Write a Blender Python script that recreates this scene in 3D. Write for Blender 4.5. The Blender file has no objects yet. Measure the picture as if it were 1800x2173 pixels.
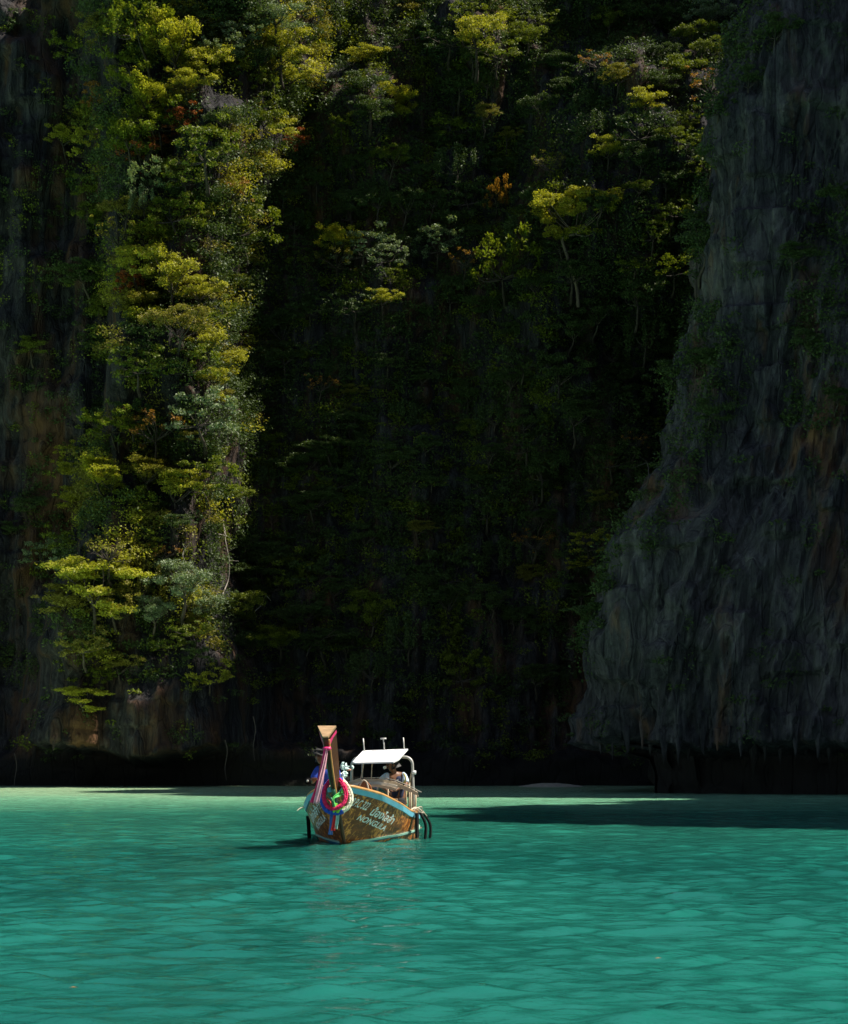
import bpy, math, random
import numpy as np
from mathutils import Vector, Matrix, Quaternion
from mathutils.bvhtree import BVHTree

K = 0.725            # metres per layout unit
R = math.radians
random.seed(5)
rng = np.random.default_rng(11)
S = bpy.context.scene
C = S.collection

# ------------------------------------------------------------------ camera
F_PX, CX, CY, HZ = 4140.0, 900.0, 1086.5, 1608.0      # photo pixels (1800 x 2173)
PITCH = math.atan((HZ - CY) / F_PX)
cam_d = bpy.data.cameras.new('camera')
cam = bpy.data.objects.new('camera', cam_d); C.objects.link(cam)
cam_d.sensor_fit = 'VERTICAL'; cam_d.sensor_height = 36; cam_d.sensor_width = 29.8
cam_d.lens = 36 * F_PX / 2173
cam_d.clip_start = 0.5; cam_d.clip_end = 1500
cam.location = (0, 0, 2 * K)
cam.rotation_euler = (math.pi / 2 + PITCH, 0, 0)
cam_d.dof.use_dof = True; cam_d.dof.focus_distance = 56 * K; cam_d.dof.aperture_fstop = 7.0
S.camera = cam

# ------------------------------------------------------------------ sky and sun
SUN_EL, SUN_BACK = R(55), R(-3)       # high sun from the right, a little to the viewer's side
w = bpy.data.worlds.new('World'); S.world = w; w.use_nodes = True
nt = w.node_tree; nt.nodes.clear()
sky = nt.nodes.new('ShaderNodeTexSky'); sky.sky_type = 'NISHITA'; sky.sun_disc = False
sky.sun_elevation = SUN_EL; sky.sun_rotation = math.pi / 2 - SUN_BACK
bg = nt.nodes.new('ShaderNodeBackground'); bg.inputs[1].default_value = 0.055
wo = nt.nodes.new('ShaderNodeOutputWorld')
nt.links.new(sky.outputs[0], bg.inputs[0]); nt.links.new(bg.outputs[0], wo.inputs[0])
sd = Vector((math.cos(SUN_EL) * math.cos(SUN_BACK), math.cos(SUN_EL) * math.sin(SUN_BACK), math.sin(SUN_EL)))
sl = bpy.data.lights.new('sun', 'SUN'); sl.energy = 5.0; sl.angle = R(0.5); sl.color = (1.0, 0.93, 0.82)
so = bpy.data.objects.new('sun', sl); C.objects.link(so)
so.rotation_euler = sd.to_track_quat('Z', 'Y').to_euler(); so.location = (60, 0, 120)
S.view_settings.view_transform = 'Standard'; S.view_settings.look = 'None'
S.view_settings.exposure = 0.72; S.view_settings.gamma = 1.0; S.view_settings.use_curve_mapping = False
S.cycles.use_denoising = True
S.cycles.max_bounces = 6; S.cycles.diffuse_bounces = 3; S.cycles.glossy_bounces = 3
S.cycles.transmission_bounces = 4; S.cycles.transparent_max_bounces = 4
S.cycles.sample_clamp_indirect = 4.0

def px_ray(px, py):
    f = Vector((0, math.cos(PITCH), math.sin(PITCH))); u = Vector((0, -math.sin(PITCH), math.cos(PITCH)))
    return (f * F_PX + Vector((1, 0, 0)) * (px - CX) + u * (CY - py)).normalized()
def at(px, py, Y):                      # layout-unit point on plane y = Y
    d = px_ray(px, py); t = Y / d.y
    return Vector((d.x * t, Y, 2 + d.z * t))

# ------------------------------------------------------------------ noise
def _h(ix, iy, iz, seed):
    n = (ix.astype(np.int64) * 374761393 + iy.astype(np.int64) * 668265263 + iz.astype(np.int64) * 1274126177 + seed * 974711) & 0xffffffff
    n = ((n ^ (n >> 13)) * 1274126177) & 0xffffffff
    n = ((n ^ (n >> 16)) * 2246822519) & 0xffffffff
    return ((n ^ (n >> 15)) & 0xffff) / 32767.5 - 1.0
def vnoise(x, y, z, seed=0):
    x, y, z = np.broadcast_arrays(np.asarray(x, float), np.asarray(y, float), np.asarray(z, float))
    ix, iy, iz = np.floor(x), np.floor(y), np.floor(z)
    fx, fy, fz = x - ix, y - iy, z - iz
    ix = ix.astype(np.int64); iy = iy.astype(np.int64); iz = iz.astype(np.int64)
    q = lambda t: t * t * t * (t * (t * 6 - 15) + 10)
    fx, fy, fz = q(fx), q(fy), q(fz)
    r = 0
    for a in (0, 1):
        wx = fx if a else 1 - fx
        for b in (0, 1):
            wy = fy if b else 1 - fy
            for c in (0, 1):
                wz = fz if c else 1 - fz
                r = r + wx * wy * wz * _h(ix + a, iy + b, iz + c, seed)
    return r
def fbm(x, y, z, oct=4, seed=0, gain=0.5):
    r = 0; a = 1.0; f = 1.0
    for i in range(oct):
        r = r + a * vnoise(np.asarray(x) * f, np.asarray(y) * f, np.asarray(z) * f, seed + i * 17)
        a *= gain; f *= 2.03
    return r
def ss(a, b, t):
    t = np.clip((np.asarray(t, float) - a) / (b - a), 0, 1); return t * t * (3 - 2 * t)

# ------------------------------------------------------------------ object helpers
def mesh(name, V, Fc, mats=(), smooth=False, midx=None, scale=K):
    m = bpy.data.meshes.new(name)
    V = np.asarray(V, dtype=np.float64) * scale
    if isinstance(Fc, np.ndarray):
        n, k = Fc.shape
        m.vertices.add(len(V)); m.vertices.foreach_set('co', V.ravel())
        m.loops.add(n * k); m.loops.foreach_set('vertex_index', Fc.ravel().astype(np.int32))
        m.polygons.add(n); m.polygons.foreach_set('loop_start', np.arange(0, n * k, k, dtype=np.int32))
        m.polygons.foreach_set('loop_total', np.full(n, k, dtype=np.int32))
        m.update(calc_edges=True)
    else:
        m.from_pydata([tuple(v) for v in V], [], [tuple(f) for f in Fc])
    for t in mats: m.materials.append(t)
    if midx is not None: m.polygons.foreach_set('material_index', np.asarray(midx, dtype=np.int32))
    if smooth: m.polygons.foreach_set('use_smooth', np.ones(len(m.polygons), dtype=bool))
    m.update()
    return m
def link(name, m, parent=None, loc=None, **props):
    o = bpy.data.objects.new(name, m); C.objects.link(o)
    if parent: o.parent = parent
    if loc is not None: o.location = Vector(loc) * K
    for k, v in props.items(): o[k] = v
    return o
def thing(name, label, cat, loc=(0, 0, 0), rz=0, group=None):
    o = bpy.data.objects.new(name, None); C.objects.link(o)
    o.location = Vector(loc) * K; o.rotation_euler = (0, 0, rz); o.empty_display_size = 0.2
    o['label'] = label; o['category'] = cat
    if group: o['group'] = group
    return o
class MB:                                # collects shapes for ONE mesh object
    def __init__(s): s.V = []; s.F = []; s.M = []
    def add(s, V, F, mi=0):
        n = len(s.V); s.V += [tuple(v) for v in V]; s.F += [tuple(i + n for i in f) for f in F]; s.M += [mi] * len(F)
    def box(s, c, d, mi=0, rot=None):
        V = []
        for x in (-.5, .5):
            for y in (-.5, .5):
                for z in (-.5, .5):
                    v = Vector((x * d[0], y * d[1], z * d[2]))
                    if rot is not None: v = rot @ v
                    V.append(v + Vector(c))
        s.add(V, [(0, 1, 3, 2), (4, 6, 7, 5), (0, 4, 5, 1), (2, 3, 7, 6), (0, 2, 6, 4), (1, 5, 7, 3)], mi)
    def tube(s, P, r, n=8, mi=0, cap=True, sq=1.0):
        P = [Vector(p) for p in P]
        if not hasattr(r, '__len__'): r = [r] * len(P)
        V = []; F = []; up = None
        for i, p in enumerate(P):
            t = (P[min(i + 1, len(P) - 1)] - P[max(i - 1, 0)]).normalized()
            if up is None: up = t.orthogonal().normalized()
            up = (up - t * up.dot(t)).normalized(); sdv = t.cross(up)
            for k in range(n):
                a = 2 * math.pi * k / n
                V.append(p + (up * math.cos(a) + sdv * math.sin(a) * sq) * r[i])
        for i in range(len(P) - 1):
            for k in range(n):
                a = i * n + k; b = i * n + (k + 1) % n; F.append((a, b, b + n, a + n))
        if cap: F.append(tuple(range(n))[::-1]); F.append(tuple((len(P) - 1) * n + k for k in range(n)))
        s.add(V, F, mi)
    def grid(s, G, mi=0, flip=False):
        nu, nv = len(G), len(G[0]); V = [p for r in G for p in r]; F = []
        for i in range(nu - 1):
            for j in range(nv - 1):
                a = i * nv + j; q = (a, a + nv, a + nv + 1, a + 1); F.append(q[::-1] if flip else q)
        s.add(V, F, mi)
    def build(s, name, mats, parent=None, smooth=False, **props):
        if not isinstance(mats, (list, tuple)): mats = [mats]
        m = mesh(name, s.V, s.F, mats, smooth, s.M)
        return link(name, m, parent, **props)
def curve(P, n=24):                      # Catmull-Rom
    P = [Vector(p) for p in P]; Q = [P[0] * 2 - P[1]] + P + [P[-1] * 2 - P[-2]]; out = []
    for i in range(n + 1):
        t = i / n * (len(P) - 1); k = min(int(t), len(P) - 2); u = t - k
        a, b, c, d = Q[k:k + 4]
        out.append(0.5 * ((2 * b) + (c - a) * u + (2 * a - 5 * b + 4 * c - d) * u * u + (3 * b - a - 3 * c + d) * u ** 3))
    return out

# ------------------------------------------------------------------ materials
def nmat(name):
    m = bpy.data.materials.new(name); m.use_nodes = True
    nt = m.node_tree; nt.nodes.clear()
    o = nt.nodes.new('ShaderNodeOutputMaterial')
    return m, nt, o
def N(nt, t, **kw):
    n = nt.nodes.new(t)
    for k, v in kw.items():
        if k.startswith('i_'): n.inputs[k[2:].replace('_', ' ')].default_value = v
        else: setattr(n, k, v)
    return n
def ramp(nt, fac, stops):
    r = nt.nodes.new('ShaderNodeValToRGB'); e = r.color_ramp.elements
    while len(e) < len(stops): e.new(0.5)
    for x, (p, c) in zip(e, stops): x.position = p; x.color = (*c, 1) if len(c) == 3 else c
    nt.links.new(fac, r.inputs[0]); return r.outputs[0]
def noise(nt, vec, scale, detail=4, rough=0.55, mul=None, dist=0.0):
    n = nt.nodes.new('ShaderNodeTexNoise'); n.inputs['Scale'].default_value = scale
    n.inputs['Detail'].default_value = detail; n.inputs['Roughness'].default_value = rough; n.inputs['Distortion'].default_value = dist
    if mul is not None:
        mp = nt.nodes.new('ShaderNodeMapping'); mp.inputs['Scale'].default_value = mul
        nt.links.new(vec, mp.inputs[0]); vec = mp.outputs[0]
    nt.links.new(vec, n.inputs['Vector']); return n.outputs['Fac']
def mixc(nt, f, a, b, mode='MIX'):
    m = nt.nodes.new('ShaderNodeMix'); m.data_type = 'RGBA'; m.blend_type = mode
    for s, v in ((m.inputs[0], f), (m.inputs[6], a), (m.inputs[7], b)):
        if isinstance(v, (int, float)): s.default_value = v
        elif isinstance(v, tuple): s.default_value = (*v, 1)
        else: nt.links.new(v, s)
    return m.outputs[2]
def mth(nt, op, a, b=0.0, clamp=False):
    m = nt.nodes.new('ShaderNodeMath'); m.operation = op; m.use_clamp = clamp
    for s, v in ((m.inputs[0], a), (m.inputs[1], b)):
        if isinstance(v, (int, float)): s.default_value = v
        else: nt.links.new(v, s)
    return m.outputs[0]
def simple(name, col, rough=0.6, metal=0.0, var=0.25, vscale=6.0, bump=0.0, spec=0.5, coat=0.0, mul=None):
    m, nt, o = nmat(name); tc = N(nt, 'ShaderNodeTexCoord'); b = N(nt, 'ShaderNodeBsdfPrincipled')
    f = noise(nt, tc.outputs['Object'], vscale, 5, 0.6, mul)
    dk = tuple(c * (1 - var) for c in col); lt = tuple(min(1, c * (1 + var)) for c in col)
    nt.links.new(ramp(nt, f, [(0.3, dk), (0.7, lt)]), b.inputs['Base Color'])
    b.inputs['Roughness'].default_value = rough; b.inputs['Metallic'].default_value = metal
    b.inputs['Specular IOR Level'].default_value = spec; b.inputs['Coat Weight'].default_value = coat
    if bump:
        bp = N(nt, 'ShaderNodeBump'); bp.inputs['Strength'].default_value = bump; bp.inputs['Distance'].default_value = 0.01
        nt.links.new(f, bp.inputs['Height']); nt.links.new(bp.outputs[0], b.inputs['Normal'])
    nt.links.new(b.outputs[0], o.inputs[0]); return m

def rock_mat(name, warm=0.3, pale=0.5, tone=1.0):
    m, nt, o = nmat(name); tc = N(nt, 'ShaderNodeNewGeometry').outputs['Position']
    b = N(nt, 'ShaderNodeBsdfPrincipled'); b.inputs['Roughness'].default_value = 0.9; b.inputs['Specular IOR Level'].default_value = 0.2
    big = noise(nt, tc, 0.12, 5, 0.6, None, 0.6)
    streak = noise(nt, tc, 1.0, 9, 0.7, (2.2, 2.2, 0.13), 0.15)
    fine = noise(nt, tc, 7.0, 8, 0.75, (1, 1, 0.4), 0.4)
    base = ramp(nt, streak, [(0.28, (0.022, 0.022, 0.027)), (0.47, (0.07, 0.07, 0.08)), (0.6, (0.15, 0.148, 0.155)), (0.76, (0.34, 0.33, 0.325))])
    base = mixc(nt, 0.9, base, ramp(nt, fine, [(0.36, (0.30, 0.30, 0.31)), (0.5, (0.95, 0.95, 0.95)), (0.64, (1.0, 1.0, 1.0))]), 'MULTIPLY')
    stain = noise(nt, tc, 0.35, 5, 0.65, (1, 1, 0.28), 0.4)
    sf = ramp(nt, stain, [(0.60 - 0.18 * warm, (0, 0, 0)), (0.74 - 0.12 * warm, (1, 1, 1))])
    base = mixc(nt, sf, base, mixc(nt, fine, (0.16, 0.075, 0.035), (0.34, 0.19, 0.10)))
    dk = noise(nt, tc, 0.8, 7, 0.65, (2.6, 2.6, 0.09), 0.1)
    base = mixc(nt, ramp(nt, dk, [(0.55, (0, 0, 0)), (0.68, (0.85, 0.85, 0.85))]), base, (0.022, 0.022, 0.025))
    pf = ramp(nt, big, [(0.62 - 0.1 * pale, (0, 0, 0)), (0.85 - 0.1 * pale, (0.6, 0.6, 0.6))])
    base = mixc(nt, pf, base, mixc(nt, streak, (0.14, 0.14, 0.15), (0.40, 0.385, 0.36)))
    # the tide mark: rock below high water is black with algae
    sp = N(nt, 'ShaderNodeSeparateXYZ'); nt.links.new(tc, sp.inputs[0])
    tz = mth(nt, 'ADD', sp.outputs[2], mth(nt, 'MULTIPLY', mth(nt, 'SUBTRACT', fine, 0.5), 0.9))
    tf = N(nt, 'ShaderNodeMapRange'); tf.inputs[1].default_value = 1.3; tf.inputs[2].default_value = 2.0
    nt.links.new(tz, tf.inputs[0])
    base = mixc(nt, tf.outputs[0], (0.035, 0.033, 0.029), base)
    nt.links.new(base, b.inputs['Base Color'])
    crack = N(nt, 'ShaderNodeTexVoronoi'); crack.feature = 'DISTANCE_TO_EDGE'; crack.inputs['Scale'].default_value = 0.9
    mp = N(nt, 'ShaderNodeMapping'); mp.inputs['Scale'].default_value = (1.2, 1.2, 0.28)
    dn = N(nt, 'ShaderNodeTexNoise'); dn.inputs['Scale'].default_value = 0.8; nt.links.new(tc, dn.inputs['Vector'])
    dm = mixc(nt, 0.15, tc, dn.outputs['Color'], 'ADD'); nt.links.new(dm, mp.inputs[0]); nt.links.new(mp.outputs[0], crack.inputs['Vector'])
    cr = mth(nt, 'MINIMUM', crack.outputs['Distance'], 0.06)
    ck = N(nt, 'ShaderNodeMapRange'); ck.inputs[1].default_value = 0.0; ck.inputs[2].default_value = 0.02; ck.inputs[3].default_value = 0.62; nt.links.new(crack.outputs['Distance'], ck.inputs[0])
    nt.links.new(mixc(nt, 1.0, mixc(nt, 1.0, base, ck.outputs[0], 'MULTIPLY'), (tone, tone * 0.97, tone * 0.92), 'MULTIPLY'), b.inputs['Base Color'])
    hgt = mth(nt, 'ADD', mth(nt, 'MULTIPLY', cr, 5.0), mth(nt, 'ADD', mth(nt, 'MULTIPLY', streak, 0.9), mth(nt, 'MULTIPLY', fine, 0.5)))
    bp = N(nt, 'ShaderNodeBump'); bp.inputs['Strength'].default_value = 1.0; bp.inputs['Distance'].default_value = 0.32
    nt.links.new(hgt, bp.inputs['Height']); nt.links.new(bp.outputs[0], b.inputs['Normal'])
    nt.links.new(b.outputs[0], o.inputs[0]); return m

def leaf_mat(name, c1, c2, transl=0.35, rough=0.55):
    m, nt, o = nmat(name)
    g = N(nt, 'ShaderNodeNewGeometry'); tc = N(nt, 'ShaderNodeTexCoord')
    clump = noise(nt, tc.outputs['Object'], 0.9, 2, 0.5)
    f = mth(nt, 'ADD', mth(nt, 'MULTIPLY', g.outputs['Random Per Island'], 0.55), mth(nt, 'MULTIPLY', clump, 0.55), True)
    col = ramp(nt, f, [(0.15, c1), (0.85, c2)])
    b = N(nt, 'ShaderNodeBsdfPrincipled'); b.inputs['Roughness'].default_value = rough; b.inputs['Specular IOR Level'].default_value = 0.28
    nt.links.new(col, b.inputs['Base Color'])
    t = N(nt, 'ShaderNodeBsdfTranslucent'); nt.links.new(mixc(nt, 1.0, col, (1.25, 1.25, 0.45), 'MULTIPLY'), t.inputs[0])
    mx = N(nt, 'ShaderNodeMixShader'); mx.inputs[0].default_value = transl
    nt.links.new(b.outputs[0], mx.inputs[1]); nt.links.new(t.outputs[0], mx.inputs[2]); nt.links.new(mx.outputs[0], o.inputs[0])
    return m
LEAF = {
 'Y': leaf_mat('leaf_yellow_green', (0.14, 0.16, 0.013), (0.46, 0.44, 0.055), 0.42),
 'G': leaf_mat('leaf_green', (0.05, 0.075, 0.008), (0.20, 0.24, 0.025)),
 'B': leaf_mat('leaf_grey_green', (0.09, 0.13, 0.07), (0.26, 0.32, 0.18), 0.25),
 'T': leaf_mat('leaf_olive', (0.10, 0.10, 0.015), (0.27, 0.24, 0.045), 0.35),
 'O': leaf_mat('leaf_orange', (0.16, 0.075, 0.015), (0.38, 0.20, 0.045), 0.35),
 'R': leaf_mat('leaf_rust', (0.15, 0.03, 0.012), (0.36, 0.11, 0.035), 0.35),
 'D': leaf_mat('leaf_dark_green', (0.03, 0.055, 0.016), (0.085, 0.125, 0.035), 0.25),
}
BARK = simple('bark', (0.055, 0.042, 0.032), 0.9, var=0.4, vscale=4, mul=(1, 1, 0.3))
DEADWOOD = simple('dead_wood', (0.42, 0.37, 0.31), 0.85, var=0.3, vscale=4)
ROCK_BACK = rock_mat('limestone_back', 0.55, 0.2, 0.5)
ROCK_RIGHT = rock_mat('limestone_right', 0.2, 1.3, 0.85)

# ------------------------------------------------------------------ water
def water_mat():
    m, nt, o = nmat('lagoon_water'); tc = N(nt, 'ShaderNodeTexCoord').outputs['Object']
    sp = N(nt, 'ShaderNodeSeparateXYZ'); nt.links.new(tc, sp.inputs[0])
    b = N(nt, 'ShaderNodeBsdfPrincipled'); b.inputs['IOR'].default_value = 1.33
    b.inputs['Roughness'].default_value = 0.04
    b.subsurface_method = 'BURLEY'; b.inputs['Subsurface Weight'].default_value = 0.5; b.inputs['Subsurface Radius'].default_value = (0.5, 1.0, 0.9); b.inputs['Subsurface Scale'].default_value = 0.9
    # the bottom shelves up to pale sand towards the far shore
    wob = noise(nt, tc, 0.05, 3, 0.5, (1, 1, 1))
    yy = mth(nt, 'ADD', sp.outputs[1], mth(nt, 'MULTIPLY', mth(nt, 'SUBTRACT', wob, 0.5), 18.0))
    mr = N(nt, 'ShaderNodeMapRange'); mr.inputs[1].default_value = 42 * K; mr.inputs[2].default_value = 128 * K
    nt.links.new(yy, mr.inputs[0])
    deep = ramp(nt, noise(nt, tc, 0.16, 3, 0.5, (1, 0.45, 1)), [(0.3, (0.004, 0.074, 0.061)), (0.7, (0.014, 0.172, 0.130))])
    sh = ramp(nt, mr.outputs[0], [(0.0, (0, 0, 0)), (0.3, (0.35, 0.35, 0.35)), (0.5, (0.95, 0.95, 0.95)), (1.0, (1, 1, 1))])
    col = mixc(nt, sh, deep, ramp(nt, mr.outputs[0], [(0.35, (0.06, 0.32, 0.20)), (0.62, (0.28, 0.66, 0.40)), (0.95, (0.58, 0.86, 0.50))]))
    nt.links.new(col, b.inputs['Base Color'])
    h1 = noise(nt, tc, 6.0, 5, 0.62, (0.5, 1.0, 1), 0.5)
    h2 = noise(nt, tc, 1.5, 3, 0.5, (0.5, 1.0, 1), 0.2)
    hh = mth(nt, 'ADD', h1, mth(nt, 'MULTIPLY', h2, 1.6))
    bp = N(nt, 'ShaderNodeBump'); bp.inputs['Strength'].default_value = 1.0; bp.inputs['Distance'].default_value = 0.025
    nt.links.new(hh, bp.inputs['Height']); nt.links.new(bp.outputs[0], b.inputs['Normal'])
    # light coming up out of the water against what the surface mirrors, by the Fresnel law
    b.inputs['Specular IOR Level'].default_value = 0.0; b.inputs['Roughness'].default_value = 0.6
    gl = N(nt, 'ShaderNodeBsdfGlossy'); gl.inputs['Roughness'].default_value = 0.05; nt.links.new(bp.outputs[0], gl.inputs['Normal'])
    fr = N(nt, 'ShaderNodeFresnel'); fr.inputs[0].default_value = 1.42; nt.links.new(bp.outputs[0], fr.inputs['Normal'])
    mx = N(nt, 'ShaderNodeMixShader'); nt.links.new(fr.outputs[0], mx.inputs[0]); nt.links.new(b.outputs[0], mx.inputs[1]); nt.links.new(gl.outputs[0], mx.inputs[2])
    nt.links.new(mx.outputs[0], o.inputs[0]); return m
ys = [-90, -50, -20, -5, 4, 9]
y = 12.0
while y < 158: ys.append(y); y += 0.056 + max(0.0, (y - 24)) * 0.0052
ys = np.array(ys); NR = len(ys)
NCF = 420
u = np.concatenate([[-1], np.linspace(-1, 1, NCF), [1]])
hw = 0.27 * np.maximum(ys, 3) + 3.0
X = hw[:, None] * u[None, :]
X[:, 0] = -260; X[:, -1] = 260
Yg = np.repeat(ys[:, None], X.shape[1], 1)
Zg = np.zeros_like(X)
dy = np.gradient(ys); dx = 2 * hw / NCF; sp_ = np.maximum(dy, dx * 0.8)[:, None]
wx = X + 0.3 * vnoise(X * 0.5, Yg * 0.5, 0, 3); wy = Yg + 0.3 * vnoise(X * 0.5, Yg * 0.5, 9, 4)
for i in range(64):
    lam = 0.26 * (2.6 / 0.26) ** ((i / 63.0) ** 1.25)
    th = math.pi / 2 + rng.normal(0.1, 0.5); k = 2 * math.pi / lam; ph = rng.uniform(0, 6.28)
    A = 0.050 / k * (0.6 if lam < 0.38 else 1.0 if lam < 0.72 else (0.72 / lam) ** 1.0)
    wgt = np.clip(lam / (3.0 * sp_) - 0.5, 0, 1)
    env = 0.65 + 0.55 * vnoise(X * 0.3 + i * 7, Yg * 0.3, i, 21)
    Zg += wgt * A * env * np.sin(k * (wx * math.cos(th) + wy * math.sin(th)) + ph)
Zg = Zg + 7.0 * Zg * np.abs(Zg) * (Zg > 0)
edge = np.ones(X.shape[1]); edge[:6] = 0; edge[-6:] = 0
Zg *= edge[None, :]; Zg[:6] = 0
nc = X.shape[1]
idx = np.arange(NR * nc).reshape(NR, nc)
FQ = np.stack([idx[:-1, :-1], idx[:-1, 1:], idx[1:, 1:], idx[1:, :-1]], -1).reshape(-1, 4)
link('water', mesh('water', np.stack([X, Yg, Zg], -1).reshape(-1, 3), FQ, [water_mat()], True), kind='structure',
     label='turquoise rippled lagoon water, paler over sand near the cliff')

# ------------------------------------------------------------------ cliffs
def sheet(G):
    nu, nv = G.shape[:2]; idx = np.arange(nu * nv).reshape(nu, nv)
    return G.reshape(-1, 3), np.stack([idx[:-1, :-1], idx[1:, :-1], idx[1:, 1:], idx[:-1, 1:]], -1).reshape(-1, 4)
def back_y(x, z):
    x = np.asarray(x, float); z = np.asarray(z, float)
    y = 145 + 0.10 * z + 1.5 * np.maximum(0, z - 64)
    # the vegetated rib on the left
    cz = np.interp(z, [0, 8, 14, 30, 45, 60], [-20.5, -21, -20.5, -19, -18.5, -17.5])
    hz = np.interp(z, [0, 8, 14, 30, 45, 60], [8.5, 8, 6.5, 5.2, 6.0, 9.0])
    d = np.abs(x - cz + 0.8 * vnoise(x * 0.2, 0, z * 0.12, 5)) / hz
    y = y - (11.5 + 0.06 * z) * (1 - ss(0.55, 1.25, d))
    # shoulder behind the right buttress
    y = y - 8.5 * ss(30, 44, z) * ss(7, 15, x) * (1 - 0.8 * ss(53, 61, z)) 
    y = y - 3.0 * np.exp(-((x - 10) / 4) ** 2) * ss(22, 30, z) * (1 - ss(44, 52, z))
    y = y - 3.2 * np.exp(-((x + 4) / 5) ** 2 - ((z - 38) / 6) ** 2)
    y = y - 5.5 * np.exp(-((x + 4.5) / 3.5) ** 2 - ((z - 52) / 5) ** 2)
    y = y - 6.5 * np.exp(-((x - 4.5) / 4) ** 2 - ((z - 58) / 5) ** 2)
    lump = fbm(x * 0.15, 2.0, z * 0.17, 3, 91)
    y = y - (1.6 + 1.2 * (1 - ss(0.8, 1.4, d))) * lump * ss(3, 9, z)
    # fluting, ledges and blocks
    fl = fbm(x * 0.42, 3.1, z * 0.055, 4, 31)
    y = y + 1.1 * fl + 0.55 * (1 - np.abs(vnoise(x * 1.1 + 0.6 * fl, 1.7, z * 0.12, 33))) + 0.35 * fbm(x * 1.6, 7.0, z * 0.7, 3, 37)
    y = y - 0.28 * (1 - 2 * np.abs(vnoise(x * 2.0 + 0.5 * fl, 1.2, z * 0.2, 38))) - 0.45 * ss(0.05, 0.2, vnoise(x * 0.35, 4, z * 0.6, 39))
    n = (1 - ss(1.9, 2.75, z + 0.65 * vnoise(x * 0.35, 0, 0, 41) + 0.15 * vnoise(x * 3, 0, 0, 42)))
    y = y * (1 - n) + n * (141.5 + 0.5 * vnoise(x * 0.4, 0, z, 43) + 0.012 * (x + 10))
    return y
xs = np.concatenate([np.linspace(-120, -42, 14), np.arange(-40, 40, 0.22), np.linspace(41, 100, 12)])
zs = np.concatenate([np.arange(-1.2, 4, 0.13), np.arange(4, 64, 0.26), np.linspace(65, 105, 20)])
XX, ZZ = np.meshgrid(xs, zs, indexing='ij')
G1 = np.stack([XX, back_y(XX, ZZ), ZZ], -1)
V1, F1 = sheet(G1)
top = np.array([[x, 230.0, 100.0] for x in xs]); n0 = len(V1)          # plateau behind the face
V1 = np.vstack([V1, top]); last = np.arange(len(xs)) * len(zs) + len(zs) - 1
F1 = np.vstack([F1, np.stack([last[:-1], last[1:], n0 + np.arange(1, len(xs)), n0 + np.arange(len(xs) - 1)], -1)])
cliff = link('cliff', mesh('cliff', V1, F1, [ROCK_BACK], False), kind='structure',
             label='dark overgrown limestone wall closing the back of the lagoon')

EDGE = [(1700, 1240), (1600, 1232), (1500, 1236), (1330, 1268), (1200, 1306), (1000, 1385), (800, 1440), (620, 1480), (480, 1503), (280, 1524), (120, 1572), (0, 1604), (-300, 1680), (-700, 1800)]
ez = [at(p, q, 112).z for q, p in EDGE]; ex = [at(p, q, 112).x + 0.9 for q, p in EDGE]
def sec_right(z):
    xl = np.interp(z, ez, ex); s = np.clip((z - 48) / 20, 0, 1)          # narrows above the frame
    ln = 0.05 * z
    P = [(xl + 30 , 150), (xl + 17, 138), (xl + 8, 131), (xl + 3.5, 124), (xl + 1.0, 118), (xl, 113.5), (xl + 0.8, 110.5), (xl + 3.2, 108), (xl + 8, 106), (xl + 14, 104), (xl + 22, 102), (48, 100), (75, 97)]
    P = [(a, b + ln) for a, b in P]
    return np.array(P)
zr = np.concatenate([np.arange(-1.2, 4, 0.13), np.arange(4, 50, 0.24), np.linspace(50.5, 64, 20)])
nu = 380
rows = []
for z in zr:
    P = sec_right(z); L = np.concatenate([[0], np.cumsum(np.hypot(*np.diff(P, axis=0).T))])
    tgt = np.concatenate([np.linspace(0, L[3], 25)[:-1], np.linspace(L[3], L[-2], nu - 35), np.linspace(L[-2], L[-1], 11)[1:]])
    rows.append(np.stack([np.interp(tgt, L, P[:, 0]), np.interp(tgt, L, P[:, 1]), np.full(len(tgt), z)], -1))
G2 = np.stack(rows, 1)
T = np.gradient(G2, axis=0); Nn = np.stack([T[..., 1], -T[..., 0], 0 * T[..., 0]], -1); Nn /= np.linalg.norm(Nn, axis=-1, keepdims=True) + 1e-9
x_, y_, z_ = G2[..., 0], G2[..., 1], G2[..., 2]
lean = (x_ - 0.32 * z_)                                                    # flutes lean with the slope
fl = fbm(lean * 0.4, y_ * 0.25, z_ * 0.045, 4, 61)
D = 1.15 * fl + 0.6 * (1 - np.abs(vnoise(lean * 0.95 + 0.7 * fl, y_ * 0.3, z_ * 0.08, 63))) + 0.32 * fbm(x_ * 1.5, y_ * 1.2, z_ * 0.5, 3, 67) + 0.30 * (1 - 2 * np.abs(vnoise(lean * 1.9 + 0.5 * fl, y_ * 0.5, z_ * 0.16, 64))) + 0.45 * ss(0.05, 0.2, vnoise(x_ * 0.35, y_ * 0.3, z_ * 0.55, 65)) + 0.12 * vnoise(x_ * 3.1, y_ * 2, z_ * 1.6, 66) \
    + 1.5 * vnoise(x_ * 0.12, y_ * 0.1, z_ * 0.09, 71)
nn = 1 - ss(1.8, 2.7, z_ + 0.65 * vnoise(x_ * 0.35, y_ * 0.35, 0, 73) + 0.2 * vnoise(x_ * 2.5, y_ * 2, 0, 74))
D = D * (1 - nn) - nn * (3.4 + 0.4 * vnoise(x_, y_, z_, 75))
G2 = G2 + Nn * D[..., None]
V2, F2 = sheet(G2)
capc = len(V2); cap = [[G2[:, -1, 0].mean(), 118, 66.0]]; V2 = np.vstack([V2, cap])
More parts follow.
